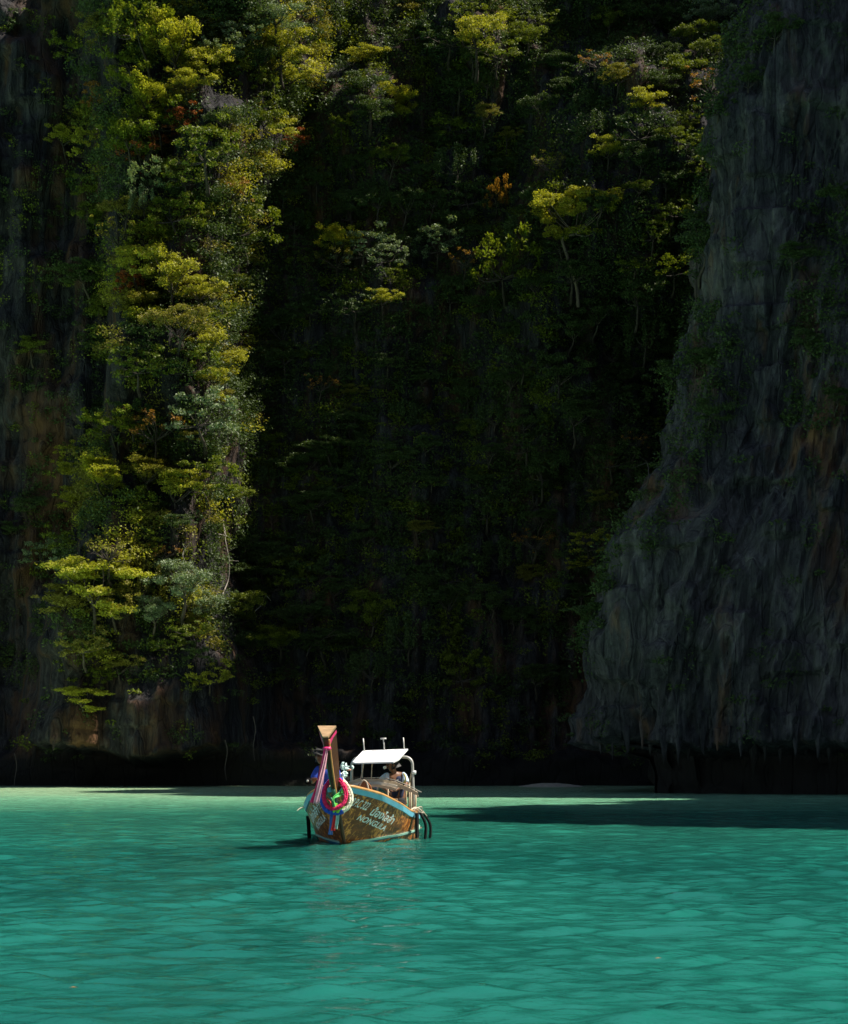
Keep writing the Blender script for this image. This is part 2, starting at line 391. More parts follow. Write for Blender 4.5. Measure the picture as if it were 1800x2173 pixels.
lastr = np.arange(nu - 0) * len(zr) + len(zr) - 1 if False else np.arange(G2.shape[0]) * len(zr) + len(zr) - 1
F2t = [(int(a), int(b), capc) for a, b in zip(lastr[:-1], lastr[1:])]
F2l = [tuple(f) for f in F2.tolist()] + F2t
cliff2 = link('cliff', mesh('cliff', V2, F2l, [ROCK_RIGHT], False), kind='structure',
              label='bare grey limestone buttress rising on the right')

# the lagoon's right shore beyond the frame: its unseen crest is shaped to throw the shade on water and walls
SK = [(-120, 45), (24, 50), (43, 60), (48, 84), (55, 98), (61, 108), (67, 106), (75, 107), (81, 98), (87, 93), (94.5, 93), (97.5, 118), (104, 132), (116, 132), (119.5, 120), (121, 106), (124.8, 107), (126.2, 138), (135.2, 139), (136.0, 113), (141.5, 110), (144, 150), (156, 156), (230, 160)]
yk = np.arange(-120, 231, 1.5); xk = np.concatenate([np.linspace(48, 78, 16), np.linspace(80, 170, 14)])
YK, XK = np.meshgrid(yk, xk, indexing='ij')
sk = np.interp(YK, [a for a, b in SK], [b for a, b in SK]) + 1.6 * fbm(YK * 0.3, 0, 0, 3, 81) + 2.2 * vnoise(YK * 0.62, 0, 0, 82)
ZK = np.where(XK < 78, sk * (0.02 + 0.98 * ss(47, 76, XK)) - 0.5 * (XK < 49), sk * (1 - 0.55 * ss(80, 170, XK)))
ZK = ZK + 1.2 * fbm(YK * 0.1, XK * 0.1, 0, 3, 83) * ss(50, 60, XK) * (1 - ss(70, 76, XK))
XJ = XK + 1.6 * fbm(YK * 0.15, 0, ZK * 0.08, 3, 87)
V3, F3 = sheet(np.stack([XJ, YK, np.maximum(ZK, -1)], -1))
link('cliff', mesh('cliff', V3, F3, [ROCK_RIGHT], True), kind='structure', label='added high limestone shore, unseen to the right of the frame')  # added unseen ridge, crest shaped to throw shade into the view

BV3 = BVHTree.FromPolygons(V3.tolist(), F3.tolist())
allV = np.vstack([V1, V2]).tolist(); allF = F1.tolist() + [tuple(i + len(V1) for i in f) for f in F2l]
BV = BVHTree.FromPolygons(allV, allF)
def hit(px, py):
    h, n, i, d = BV.ray_cast(Vector((0, 0, 2)), px_ray(px, py))
    return h, n, (i is not None and i >= len(F1))

# hanging stone fringes along the sea notch
cone_m = []
for sd_ in range(4):
    r2 = random.Random(sd_); b = MB()
    P = [(0, 0, 0.25), (0.02, 0, -0.1), (0.05 * r2.uniform(-1, 1), 0, -0.5), (0.08 * r2.uniform(-1, 1), 0, -0.85), (0.08 * r2.uniform(-1, 1), 0, -1.0)]
    b.tube(P, [0.26, 0.2, 0.13, 0.07, 0.015], 7); cone_m.append(b)
cm = [[mesh('stalactite', b.V, b.F, [mt], True) for b in cone_m] for mt in (ROCK_BACK, ROCK_RIGHT)]
k = 0
for px in list(range(70, 560, 48)) + list(range(1250, 1790, 27)):
    px += random.uniform(-6, 6); py = random.uniform(1545, 1592) if px > 1200 else random.uniform(1560, 1590)
    h, n, rr = hit(px, py)
    if h is None: continue
    if px > 1200 and not rr: continue
    o = link('stalactite', random.choice(cm[1 if rr else 0]), cliff2 if rr else cliff, h + Vector((0, 0.05, 0.1)))
    s_ = random.uniform(0.5, 1.25); o.scale = (s_ * random.uniform(.7, 1.3), s_, s_ * random.uniform(0.8, 1.7)); o.rotation_euler = (0, 0, random.uniform(0, 6))

# sand spit in the gap between the two cliffs
sx, sy = np.meshgrid(np.linspace(-1, 1, 40), np.linspace(-1, 1, 24), indexing='ij')
rr_ = np.clip(1 - sx ** 2 - sy ** 2, -0.2, 1)
sg = np.stack([8.9 + 2.3 * sx, 138.6 + 2.2 * sy, 0.22 * rr_ + 0.03 * fbm(sx * 4, sy * 4, 0, 3, 5) * (rr_ > 0)], -1)
Vs, Fs = sheet(sg)
link('beach', mesh('beach', Vs, Fs, [simple('sand', (0.5, 0.44, 0.35), 0.95)], True), kind='structure', label='small pale sand spit in the gap of the cliffs')

# ------------------------------------------------------------------ trees
CEN = np.array([0, -2.2, 2.6])
def leaves(cent, norm_bias, size, jit, r):
    n = len(cent); nr = r.normal(size=(n, 3)); nr[:, 2] = np.abs(nr[:, 2]) * 0.6 + norm_bias; nr /= np.linalg.norm(nr, axis=1)[:, None]
    a = np.cross(nr, r.normal(size=(n, 3))); a /= np.linalg.norm(a, axis=1)[:, None]; b = np.cross(nr, a)
    L = size * r.uniform(1 - jit, 1 + jit, (n, 1)); W = L * r.uniform(0.38, 0.6, (n, 1))
    V = np.stack([cent - a * L * 0.5, cent + b * W * 0.5 + nr * L * 0.06, cent + a * L * 0.5, cent - b * W * 0.5 + nr * L * 0.06], 1).reshape(-1, 3)
    return V, np.arange(4 * n).reshape(n, 4)
def tree_proto(kind, seed):
    r = np.random.default_rng(seed); cl = []
    def limbs(nl, ax, ay, zf, rmin=0.25):
        out = []
        for i in range(nl):
            a = 6.283 * (i + r.uniform(-.35, .35)) / nl; q = r.uniform(rmin, 1)
            out.append((ax * q * math.cos(a), ay * q * math.sin(a), zf(q) + r.normal(0, 0.22)))
        return out
    if kind == 'umbrella':
        for (x, y, z) in limbs(9, 2.6, 1.8, lambda q: 0.75 * (1 - q * q)) + [(r.uniform(-1.8, 1.8), 0, -0.8 + r.normal(0, .2)) for _ in range(2)]:
            rl = r.uniform(0.65, 1.15)
            for j in range(6): cl.append((x + rl * r.normal(0, .6), y + rl * r.normal(0, .5), z + 0.1 * r.normal() - 0.12 * j * r.uniform(0, 1), r.uniform(0.35, 0.68), 0.30))
        per, size, bias = 150, 0.17, 0.8
    elif kind == 'round':
        for (x, y, z) in limbs(11, 2.1, 1.5, lambda q: r.uniform(-0.9, 1.1) * (1.2 - 0.6 * q), 0.15):
            rl = r.uniform(0.5, 0.95)
            for j in range(7):
                v = r.normal(size=3); v /= np.linalg.norm(v); v[2] = abs(v[2]) - 0.2
                cl.append((x + rl * v[0], y + rl * v[1], z + rl * 0.7 * v[2], r.uniform(0.28, 0.5), 0.6))
        per, size, bias = 125, 0.155, 0.5
    elif kind == 'sparse':
        nC = 30
        for i in range(nC):
            cl.append((r.uniform(-2.6, 2.6), r.uniform(-1.5, 1.5), r.normal(0, 0.85), r.uniform(0.25, 0.6), 0.55))
        per, size, bias = 75, 0.26, 0.4
    elif kind == 'tiers':
        for (x, y, z) in limbs(10, 2.4, 1.6, lambda q: r.uniform(-1.3, 1.2) * (1.1 - 0.5 * q), 0.1):
            rl = r.uniform(0.5, 1.0)
            for j in range(5): cl.append((x + rl * r.normal(0, .7), y + rl * r.normal(0, .5), z + 0.14 * r.normal(), r.uniform(0.3, 0.6), 0.4))
        per, size, bias = 125, 0.165, 0.55
    elif kind == 'twiggy':
        nC = 20
        for i in range(nC):
            a = r.uniform(0, 6.283); q = r.uniform(0.3, 1)
            cl.append((2.6 * q * math.cos(a), 1.5 * q * math.sin(a), r.normal(0.2, 0.7), r.uniform(0.22, 0.42), 0.7))
        per, size, bias = 45, 0.22, 0.3
    else:                                   # drooping curtain
        for s_ in range(11):
            x0 = r.uniform(-1.8, 1.8); y0 = r.uniform(-0.7, 0.7); ln = r.uniform(1.0, 3.2)
            for j in range(6): cl.append((x0 + 0.1 * r.normal(), y0, 1.5 - 0.4 * abs(x0) - ln * j / 6, 0.32, 1.3))
        per, size, bias = 60, 0.19, 0.1
    P = []
    for (x, y, z, rad, fl) in cl:
        n = int(per * (rad / 0.55) ** 1.3); v = r.normal(size=(n, 3)); v /= np.linalg.norm(v, axis=1)[:, None]
        v *= (r.uniform(0.15, 1, (n, 1)) ** 0.5) * rad * (1 + 0.25 * r.normal(size=(n, 1))); v[:, 2] *= fl; P.append(v + [x, y, z])
    P = np.vstack(P) + CEN
    V, Fq = leaves(P, bias, size, 0.4, r)
    cmesh = mesh('crown', V, Fq, [LEAF['G']])
    b = MB(); rr = random.Random(seed)
    fork = Vector(CEN.tolist()) + Vector((rr.uniform(-.4, .4), 0.3, -1.3 if kind != 'twiggy' else -0.9))
    tr = curve([(0, 0.5, -0.5), (0.1 * rr.uniform(-2, 2), -0.5, 0.1), (fork.x * 0.6, fork.y * 0.6 - 0.3, fork.z * 0.55), fork], 9)
    b.tube(tr, [0.17 - 0.09 * i / 9 for i in range(10)], 6)
    pick = rr.sample(cl, min(len(cl), 8 if kind != 'twiggy' else 18))
    for (x, y, z, rad, fl) in pick:
        e = Vector((x, y, z)) + Vector(CEN.tolist()); m1 = fork.lerp(e, 0.5) + Vector((rr.uniform(-.3, .3), rr.uniform(-.2, .2), rr.uniform(-.35, .15)))
        b.tube(curve([fork, m1, e], 6), [0.06 - 0.045 * i / 6 for i in range(7)], 4)
        if kind in ('twiggy', 'sparse'):
            for _ in range(3):
                b.tube([m1.lerp(e, 0.5), e + Vector((rr.uniform(-.5, .5), rr.uniform(-.3, .3), rr.uniform(-.5, .4)))], [0.022, 0.008], 3)
    return cmesh, mesh('trunk', b.V, b.F, [BARK], True)
PROTO = {}
for k_, c_ in (('umbrella', 3), ('round', 3), ('sparse', 3), ('tiers', 3), ('twiggy', 2), ('droop', 2)):
    PROTO[k_] = [tree_proto(k_, 100 + 10 * len(PROTO) + i) for i in range(c_)]
def put_tree(px, py, wpx, kind, col, label, group=None, cat='tree', name=None, out=1.0, fl=1.0, sunny=False):
    h, n, rr = hit(px, py)
    if h is None: return None
    s_ = wpx / F_PX * h.y / 5.6
    d = px_ray(px, py)
    ext = 0.0
    while sunny and ext < 4.5:              # crowns reach out until the sun finds them
        q = h - d * (2.2 * s_ * out + 0.2 + ext) + Vector((0, 0, 0.35))
        if BV.ray_cast(q, sd)[0] is None: break
        ext += 0.5
    if ext >= 4.5: ext = 0.6
    tgt = h - d * (2.2 * s_ * out + 0.2 + ext)
    sy = (2.2 * s_ + ext) / (2.2 * s_)
    loc = tgt - Vector((0, -2.2 * sy, 2.6 * fl)) * s_
    cmesh, tmesh = random.choice(PROTO[kind])
    t = thing(name or {'droop': 'hanging_shrub', 'sparse': 'leafy_shrub', 'twiggy': 'twiggy_shrub'}.get(kind, 'cliff_tree'), label, cat, loc, 0, group)
    t.scale = (s_, s_ * sy, s_ * fl)
    c = link('crown', cmesh, t); c.material_slots[0].link = 'OBJECT'; c.material_slots[0].material = LEAF[col]
    link('trunk', tmesh, t)
    return t
Dk = 1.0345
KN = {'u': 'umbrella', 'r': 'round', 's': 'sparse', 't': 'tiers', 'w': 'twiggy', 'd': 'droop'}
CW = {'Y': 'yellow-green', 'G': 'green', 'B': 'grey-green', 'T': 'olive', 'O': 'orange-leaved', 'R': 'rust-red', 'D': 'dark green'}
FW = {'u': 'flat-topped tree', 'r': 'round bushy tree', 's': 'loose leafy shrub', 't': 'tiered tree', 'w': 'sparse twiggy shrub', 'd': 'drooping shrub'}
HERO = [
 (205,55,100,'tT',"pale olive tree at the top edge above the left rock wall"),(290,40,110,'sG',0),(160,85,95,'sG',"leafy green shrub beside the bare rock at the upper left edge"),(350,85,130,'rY',"broad yellow-green rounded tree near the top left"),
 (415,128,120,'rY',"bushy yellow-green tree right of the broad rounded one, top left"),(385,165,100,'tY',0),(265,115,90,'sG',0),(480,70,100,'sB',"silvery grey-green shrub between the two big lit crowns at the top left"),(565,18,120,'tB',"pale grey-green crown cut by the top edge, left of centre"),
 (575,68,125,'tY',"tiered yellow-green tree just below the pale crown at the top"),(560,112,115,'tY',0),(590,152,90,'tY',0),(525,118,90,'rD',0),(455,95,70,'sB',0),(200,188,60,'sO',"small shrub with an orange tip over the left rock wall"),(270,165,75,'sG',0),(300,195,85,'tY',0),
 (375,240,70,'sR',"bright red-leaved branch on the upper left growth"),(345,283,60,'sR',"drooping red-leaved shrub just under the bright red branch"),(325,235,90,'sG',0),(130,277,75,'tY',"small flat tree reaching left over the dark rock wall"),(200,292,90,'sY',0),(262,268,120,'tG',0),
 (290,320,100,'wR',"brownish twiggy shrub under the flat trees, upper left"),(540,232,90,'tG',0),(562,262,80,'sY',0),(597,290,65,'sR',"rusty red shrub at the right edge of the upper left growth"),(420,295,120,'sG',"loose green shrub below the red-leaved branch"),(380,355,75,'sG',0),(310,365,75,'sB',0),
 (472,388,100,'wO',"twiggy pale orange tree with bare bent branches, left side"),(252,430,90,'rT',"olive domed bush on the left rib, mid height"),(292,408,60,'dB',0),(360,430,95,'sG',0),(500,450,120,'sG',0),(300,480,65,'sG',0),(235,482,85,'wT',0),
 (275,530,120,'rY',0),(345,560,130,'rY',"large rounded yellow-green crown in the middle of the lit rib"),(280,612,95,'tT',0),(262,575,50,'sR',"small red-leaved sprig on the lit rib"),(408,590,95,'tY',0),(440,640,75,'sG',0),(285,640,95,'tY',0),
 (360,662,130,'rT',"feathery olive tree hanging over the lit rib"),(420,700,95,'rY',0),(455,742,95,'rY',"yellow-green crown at the outermost right bulge of the lit rib"),(282,735,95,'sG',0),(425,775,80,'rY',0),(447,803,65,'tT',0),
 (415,838,115,'sB',"pale silvery shrub spilling off the right side of the rib"),(442,880,60,'sB',"small silvery sprig below the pale silvery shrub"),(312,880,105,'wO',"coppery twiggy shrub on the lit rib"),(225,860,85,'sG',0),(135,930,50,'sY',0),(142,965,70,'tY',"feathery yellow-green branch reaching left, lower rib"),
 (200,965,90,'tY',0),(152,1015,80,'tY',0),(222,990,55,'rY',0),(300,965,85,'tT',0),(362,995,115,'tY',"flat layered tree with pale stems on the lower rib"),(420,970,110,'sG',0),(270,1022,80,'sG',0),(312,1050,75,'tT',0),(150,1092,95,'sG',0),
 (92,1130,75,'sB',"round-leaved grey-green shrub at the far left of the lower rib"),(150,1142,70,'sB',0),(222,1130,85,'wT',0),(335,1135,60,'wO',"small pinkish orange shrub near the dead twig"),(300,1130,55,'sY',0),
 (190,1190,165,'uY',"wide bright yellow umbrella tree above the water, lower left"),(135,1222,130,'tT',"olive layered tree left of and below the bright umbrella tree"),(290,1185,95,'dT',"drooping olive tree right of the bright umbrella tree"),(372,1192,125,'rB',"dense grey-green dome-shaped tree, lower left"),
 (412,1238,95,'rB',0),(312,1252,95,'rB',"low grey-green bush under the dome-shaped tree"),(230,1232,95,'sT',0),(390,1282,75,'sG',0),(170,1312,85,'sT',0),(345,1312,65,'sG',0),(430,1378,75,'sY',"small bright leafy sprig low over the brown rock"),
 (168,1428,88,'uY',"bright lime shrub by itself on the brown rock above the water"),(205,1388,55,'sG',0),
 (752,108,75,'uY',"small flat yellow-green crown alone on the dark upper middle wall"),(742,165,110,'tD',0),(800,182,95,'tY',"sloping yellow-green tree in the dark upper middle"),(832,200,55,'tY',0),(822,228,45,'tY',"little yellow-green sprig at the foot of the sloping tree"),(700,245,45,'sG',0),
 (978,62,130,'rY',"big glossy yellow-green crown, top centre right"),(1080,72,95,'rG',"glossy green crown right of the big glossy one, top centre right"),(960,22,75,'sG',0),(1020,98,90,'sG',0),(1112,35,65,'sG',0),(1225,125,85,'wO',"orange-tipped shrub at the upper right"),
 (1270,150,95,'tT',0),(1325,195,90,'tY',0),(1450,22,110,'tB',"whitish sunlit crown at the top right near the buttress"),(1425,72,95,'rG',"vivid green tree below the whitish crown, top right"),(1458,100,85,'rG',0),(1400,130,105,'tG',0),(1452,172,115,'wO',"golden orange tree against the right buttress"),
 (1490,60,75,'sG',0),(1405,245,75,'sG',0),(1250,300,95,'tY',0),(1422,290,85,'sG',0),(1452,335,75,'sG',0),(1130,335,85,'wT',0),
 (1020,398,50,'sO',"small orange shrub left of the lone umbrella tree"),(690,488,95,'tY',0),(745,500,120,'sB',"glinting grey-green shrub in the dark middle of the wall"),(690,532,95,'wT',0),(802,518,65,'sB',0),(805,562,55,'sG',0),(898,490,95,'sB',"pale grey-green shrub in the centre of the dark wall"),
 (955,532,75,'wO',"pale orange twiggy shrub in the centre of the dark wall"),(1040,532,125,'sG',0),(785,608,80,'tY',"yellow-green branch low in the dark middle of the wall"),(1380,420,85,'sG',0),(1340,470,75,'sG',0),(1390,545,85,'sG',0),
 (655,790,70,'wO',"lone orange shrub in the deep shade right of the rib"),(1305,905,65,'wO',"pale pinkish shrub in the gap left of the buttress"),(1232,1020,65,'tT',"olive crown catching light left of the buttress, mid height"),(1212,1110,80,'sY',"lit leafy shrub low in the gap left of the buttress"),(1188,1152,55,'sY',0),
 (1100,1110,105,'wO',"rusty orange tree with a curved branch in the deep shade"),(570,1310,90,'rG',0),(515,1180,85,'uD',0),
]
STOPW = {'at', 'beside', 'near', 'on', 'over', 'under', 'above', 'below', 'right', 'left', 'just', 'cut', 'reaching', 'between', 'in', 'hanging', 'with', 'spilling', 'against', 'alone', 'by', 'catching', 'low', 'from', 'of', 'above'}
def short(l):
    w_ = []
    for q in l.replace(',', '').split():
        if q in STOPW and w_: break
        w_.append(q)
    return ' '.join(w_)
NAMED = [(h_[0], h_[1], short(h_[4])) for h_ in HERO if h_[4]] + [(1185, 425, 'lone umbrella tree')]
def relation(x, y, maxd=190):
    c_ = sorted(((x - a) ** 2 + (y - b) ** 2, a, b, n_) for a, b, n_ in NAMED)[0]
    if c_[0] > maxd ** 2: return None
    dx, dy = x - c_[1], y - c_[2]
    close = 'just ' if c_[0] < 75 ** 2 else 'further '
    if abs(dx) > 2.2 * abs(dy): w_ = 'right of' if dx > 0 else 'left of'
    elif abs(dy) > 2.2 * abs(dx): w_ = 'below' if dy > 0 else 'above'
    else: w_ = ('below' if dy > 0 else 'above') + ' and ' + ('right of' if dx > 0 else 'left of')
    return close + w_ + ' the ' + c_[3]
random.seed(21)
for (x, y, wd, kc, lab) in HERO:
    lit = 'left' if x < 640 else ('middle' if x < 1150 else 'right')
    if not lab:
        zone = ('upper ' if y < 350 else 'mid-height ' if y < 800 else 'lower ') + {'left': 'lit rib on the left', 'middle': 'dark wall in the middle', 'right': 'growth beside the right buttress'}[lit]
        lab2 = f"{CW[kc[1]]} {FW[kc[0]]} on the {zone}"; grp = lab2.replace(' on the ', 's on the ')
        rl_ = relation(x, y); lab2 = f"{CW[kc[1]]} {FW[kc[0]]} {rl_}" if rl_ else lab2
    else: lab2, grp = lab, None
    put_tree(x * Dk, y * Dk, wd * Dk * (1.3 if x < 640 else 1.15), KN[kc[0]], kc[1], lab2, grp, 'shrub' if kc[0] in 'swd' else 'tree', fl=random.uniform(0.8, 1.1), sunny=True)

def edge_px(y): return np.interp(y, [q / Dk for q, p in EDGE][::-1], [p / Dk for q, p in EDGE][::-1])
def veg(x, y):
    e = edge_px(y)
    if x > e:
        t = x - e
        if 600 < y < 1130 and t < 140 - abs(y - 820) * 0.25: return 0.35
        if x > 1610 and 420 < y < 880: return 0.3
        if y < 130 and t < 90: return 0.3
        return 0.02
    if y > 1400: return 0.06 if x < 640 else 0.3
    if y > 1330: return 0.4
    if x < 70: return 0.12
    if x < 180: return 0.16 if y < 900 else 0.45
    
    if 960 < x < 1120 and 1050 < y < 1400: return 0.45
    return 0.9
# shaded trees filling the walls between the sunlit ones
random.seed(8); cnt = 0; tries = 0; used = [(x, y) for x, y, *_ in HERO]
while cnt < 175 and tries < 6000:
    tries += 1
    x = random.uniform(10, 1735); y = random.uniform(-10, 1400)
    if random.random() > veg(x, y): continue
    if any((x - a) ** 2 + (y - b) ** 2 < 46 ** 2 for a, b in used): continue
    e = edge_px(y)
    if x > e: zone = 'right buttress'
    elif x > 1100: zone = 'wall left of the buttress'
    elif x > 500: zone = 'recessed wall'
    elif x > 190: zone = 'rib on the left'
    else: zone = 'dark wall at the far left'
    hgt = 'at the top' if y < 230 else 'high' if y < 480 else 'above mid height' if y < 720 else 'below mid height' if y < 980 else 'low' if y < 1210 else 'lowest'
    zone += '' if not zone.startswith('recessed') else ' ' + ('near the rib' if x < 700 else 'above the boat' if x < 900 else 'towards the buttress')
    if zone.startswith('right b'): zone += ' ' + ('edge' if x - e < 170 else 'face')
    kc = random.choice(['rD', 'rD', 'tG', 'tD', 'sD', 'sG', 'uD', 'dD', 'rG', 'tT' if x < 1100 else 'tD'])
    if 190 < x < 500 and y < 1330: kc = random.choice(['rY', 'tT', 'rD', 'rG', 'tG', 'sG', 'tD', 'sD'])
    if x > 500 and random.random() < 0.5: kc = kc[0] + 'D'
    lab = f"{CW[kc[1]]} {FW[kc[0]]} {hgt} on the {zone}"
    grp = lab.replace(' ' + hgt, 's ' + hgt); rl_ = relation(x, y, 150)
    if rl_: lab = f"{'shaded ' if 'dark' not in CW[kc[1]] else ''}{CW[kc[1]]} {FW[kc[0]]} {rl_}"
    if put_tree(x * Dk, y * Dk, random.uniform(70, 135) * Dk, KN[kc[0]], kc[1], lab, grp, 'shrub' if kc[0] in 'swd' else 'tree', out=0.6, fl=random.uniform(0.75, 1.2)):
        used.append((x, y)); cnt += 1

# the lone umbrella tree with its long thin trunk
def lone_tree():
    c = at(1185 * Dk, 425 * Dk, 140.0); root = at(1228, 642, 142.5)
    t = thing('umbrella_tree', 'large lone umbrella-shaped yellow-green tree on a long thin trunk, right of centre', 'tree', root)
    r = np.random.default_rng(4); P = []; cl = []
    for i in range(80):
        a = r.uniform(0, 6.283); q = math.sqrt(r.uniform(0, 1)); tier = r.choice([0, 0, 0, 0, -1, -2])
        z = 1.0 * (1 - q ** 2) + 0.5 * tier + r.normal(0, 0.26); q *= 1 + 0.16 * tier
        cl.append(Vector((3.45 * q * math.cos(a), 2.4 * q * math.sin(a), z)))
    for i in range(7): cl.append(Vector((r.uniform(-2.4, -0.3), r.uniform(-.6, .6), -2.0 + r.normal(0, 0.15))))
    for i in range(4): cl.append(Vector((r.uniform(0.2, 1.6), r.uniform(-.6, .6), -1.8 + r.normal(0, 0.12))))
    for v0 in cl:
        n = 250; v = r.normal(size=(n, 3)); v /= np.linalg.norm(v, axis=1)[:, None]; v *= r.uniform(0.1, 1, (n, 1)) ** 0.5 * r.uniform(0.35, 0.7); v[:, 2] *= 0.5
        P.append(v + np.array(v0))
    off = c - root
    V, Fq = leaves(np.vstack(P) + np.array(off), 0.8, 0.17, 0.4, r)
    link('crown', mesh('crown', V, Fq, [LEAF['Y']]), t)
    b = MB(); fork = off + Vector((-0.2, 0.2, -2.0)); rr = random.Random(2)
    b.tube(curve([(0, 0.3, -0.3), (-0.15, 0, 1.3), (-0.9, -1.2, 3.2), (-1.3, -2.0, 4.4), fork], 16), [0.15 - 0.05 * i / 16 for i in range(17)], 7)
    for v0 in rr.sample(cl, 15):
        e = off + v0; m1 = fork.lerp(e, 0.5) + Vector((rr.uniform(-.3, .3), 0, -0.25 + rr.uniform(-.2, .2)))
        b.tube(curve([fork, m1, e], 6), [0.055 - 0.04 * i / 6 for i in range(7)], 4)
    b.build('trunk', simple('grey_bark', (0.16, 0.12, 0.09), 0.9), t, True)
lone_tree()

def bare(points_list, label, Y=None, name='dead_tree', cat='dead tree', mat=DEADWOOD, rad=0.06):
    p0 = points_list[0][0]; h, n, rr = hit(p0[0] * Dk, p0[1] * Dk); Y = (h.y - 1.6) if h else 138
    base = at(p0[0] * Dk, p0[1] * Dk, Y); t = thing(name, label, cat, base); 
    for i, pl in enumerate(points_list):
        b = MB(); P = [at(a * Dk, c * Dk, Y + 0.5 * math.sin(j * 1.7 + i)) - base for j, (a, c) in enumerate(pl)]
        if i == 0: P = [P[0] + Vector((0, 2.0, -0.3))] + P
        Q = curve(P, 5 * len(P)); r0 = rad * (1 if i == 0 else 0.6)
        b.tube(Q, [r0 * (1 - 0.75 * j / len(Q)) for j in range(len(Q))], 5); b.build('trunk' if i == 0 else 'branch', mat, t, True)
bare([[(455,1225),(468,1190),(470,1150),(463,1110),(458,1065)],[(466,1100),(452,1096),(440,1094)],[(470,1130),(482,1124)],[(469,1150),(490,1151)],[(463,1100),(461,1080)]], 'pale bare dead tree standing in the shade right of the rib')
bare([[(375,1140),(380,1125),(392,1112)],[(380,1125),(374,1115)]], 'short white forked dead twig on the lower rib', rad=0.045)
bare([[(523,1255),(538,1240),(545,1222),(556,1232)]], 'thin pale crooked dead branch low in the shade', rad=0.04)
bare([[(1330,985),(1328,950),(1310,935)],[(1326,950),(1295,960)]], 'forked dead branch in the gap left of the buttress', mat=BARK, rad=0.05)
bare([[(630,1345),(640,1325),(665,1310),(690,1290)],[(650,1318),(640,1290)],[(668,1308),(680,1305),(700,1300)]], 'spreading bare branches low on the shaded middle wall', mat=BARK, rad=0.07)
bare([[(530,430),(515,405),(490,385)],[(515,405),(520,380)]], 'bare pale bent branch under the orange twiggy tree', rad=0.045)

# pandanus tufts on the rib
b = MB(); r2 = random.Random(9)
for i in range(46):
    a = r2.uniform(0, 6.28); el = r2.uniform(-0.3, 1.4); L = r2.uniform(0.6, 1.0)
    d = Vector((math.cos(a) * math.cos(el), math.sin(a) * math.cos(el), math.sin(el))); s_ = d.cross(Vector((0, 0, 1))).normalized() * 0.045
    b.add([s_ * 0.6, d * L * 0.55 + s_ + Vector((0, 0, .06)), d * L + Vector((0, 0, -0.15)), d * L * 0.55 - s_ + Vector((0, 0, .06)), -s_ * 0.6], [(0, 1, 2, 3, 4)])
pm = mesh('fronds', b.V, b.F, [leaf_mat('pandanus_leaf', (0.08, 0.13, 0.02), (0.2, 0.26, 0.05), 0.3)])
b = MB(); b.tube([(0, 0.8, -1.0), (0, 0.3, -0.6), (0, 0, 0)], [0.07, 0.06, 0.05], 6); ps = mesh('stem', b.V, b.F, [BARK], True)
for (x, y, s_, lab) in ((242, 905, 0.75, 'small spiky pandanus tuft on the lit rib, above the copper gap'), (222, 826, 0.6, 'tiny spiky pandanus tuft higher up the left edge of the rib'), (268, 168, 0.8, 'spiky star-shaped tuft in the upper left growth')):
    h, n, q = hit(x * Dk, y * Dk); t = thing('pandanus', lab, 'plant', h - px_ray(x * Dk, y * Dk) * 1.8); t.scale = (s_,) * 3
    link('fronds', pm, t); link('stem', ps, t)

# undergrowth that nobody could count
r = np.random.default_rng(77); random.seed(77); P = []; M_ = []; n_c = 0
while n_c < 8800:
    x = random.uniform(-15, 1755); y = random.uniform(-25, 1560)
    rib = 1.0 if (abs(x - (368 - (80 if y > 900 else 0) + (0 if y > 400 else (400 - y) * .14))) < (145 if y > 400 else 240) and y < 1345) else 0.0
    pr = veg(x, y) * (0.4 + 0.8 * (float(vnoise(x / 60, y / 45, 0, 5)) * 0.5 + 0.5))
    rk = (x > 410 and y > 300) or y < 30
    if random.random() > ((1.0 if rk or vnoise(x / 48, y / 34, 8, 6) > 0.0 else 0.08) if rib else 1.0 if (y < 140 and 500 < x < 1480) else pr * 0.8): continue
    h, n, q = hit(x * Dk, y * Dk)
    if h is None: continue
    n_c += 1; rad = random.uniform(0.3, 0.85) * (1.15 if rib else 1); k_ = int(62 * rad / 0.5)
    v = r.normal(size=(k_, 3)); v /= np.linalg.norm(v, axis=1)[:, None]; v *= r.uniform(0.1, 1, (k_, 1)) ** 0.5 * rad
    v[:, 2] *= random.choice([0.45, 0.6, 1.4]); v[:, 0] *= 1.2
    P.append(v + np.array(h + n * (0.25 + rib * random.uniform(0, 1.2)) * rad * (1 if n.y < 0 else -1)))
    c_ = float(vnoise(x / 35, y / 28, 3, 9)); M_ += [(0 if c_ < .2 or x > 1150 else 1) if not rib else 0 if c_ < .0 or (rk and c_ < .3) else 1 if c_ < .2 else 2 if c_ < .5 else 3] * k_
P = np.vstack(P); V, Fq = leaves(P, 0.5, 0.19, 0.45, r)
link('undergrowth', mesh('undergrowth', V, Fq, [LEAF['D'], LEAF['G'], LEAF['T'], LEAF['Y']], midx=M_), kind='stuff', label='dense dark creepers and bushes clinging to the cliffs', category='undergrowth')
print('undergrowth leaves', len(P))

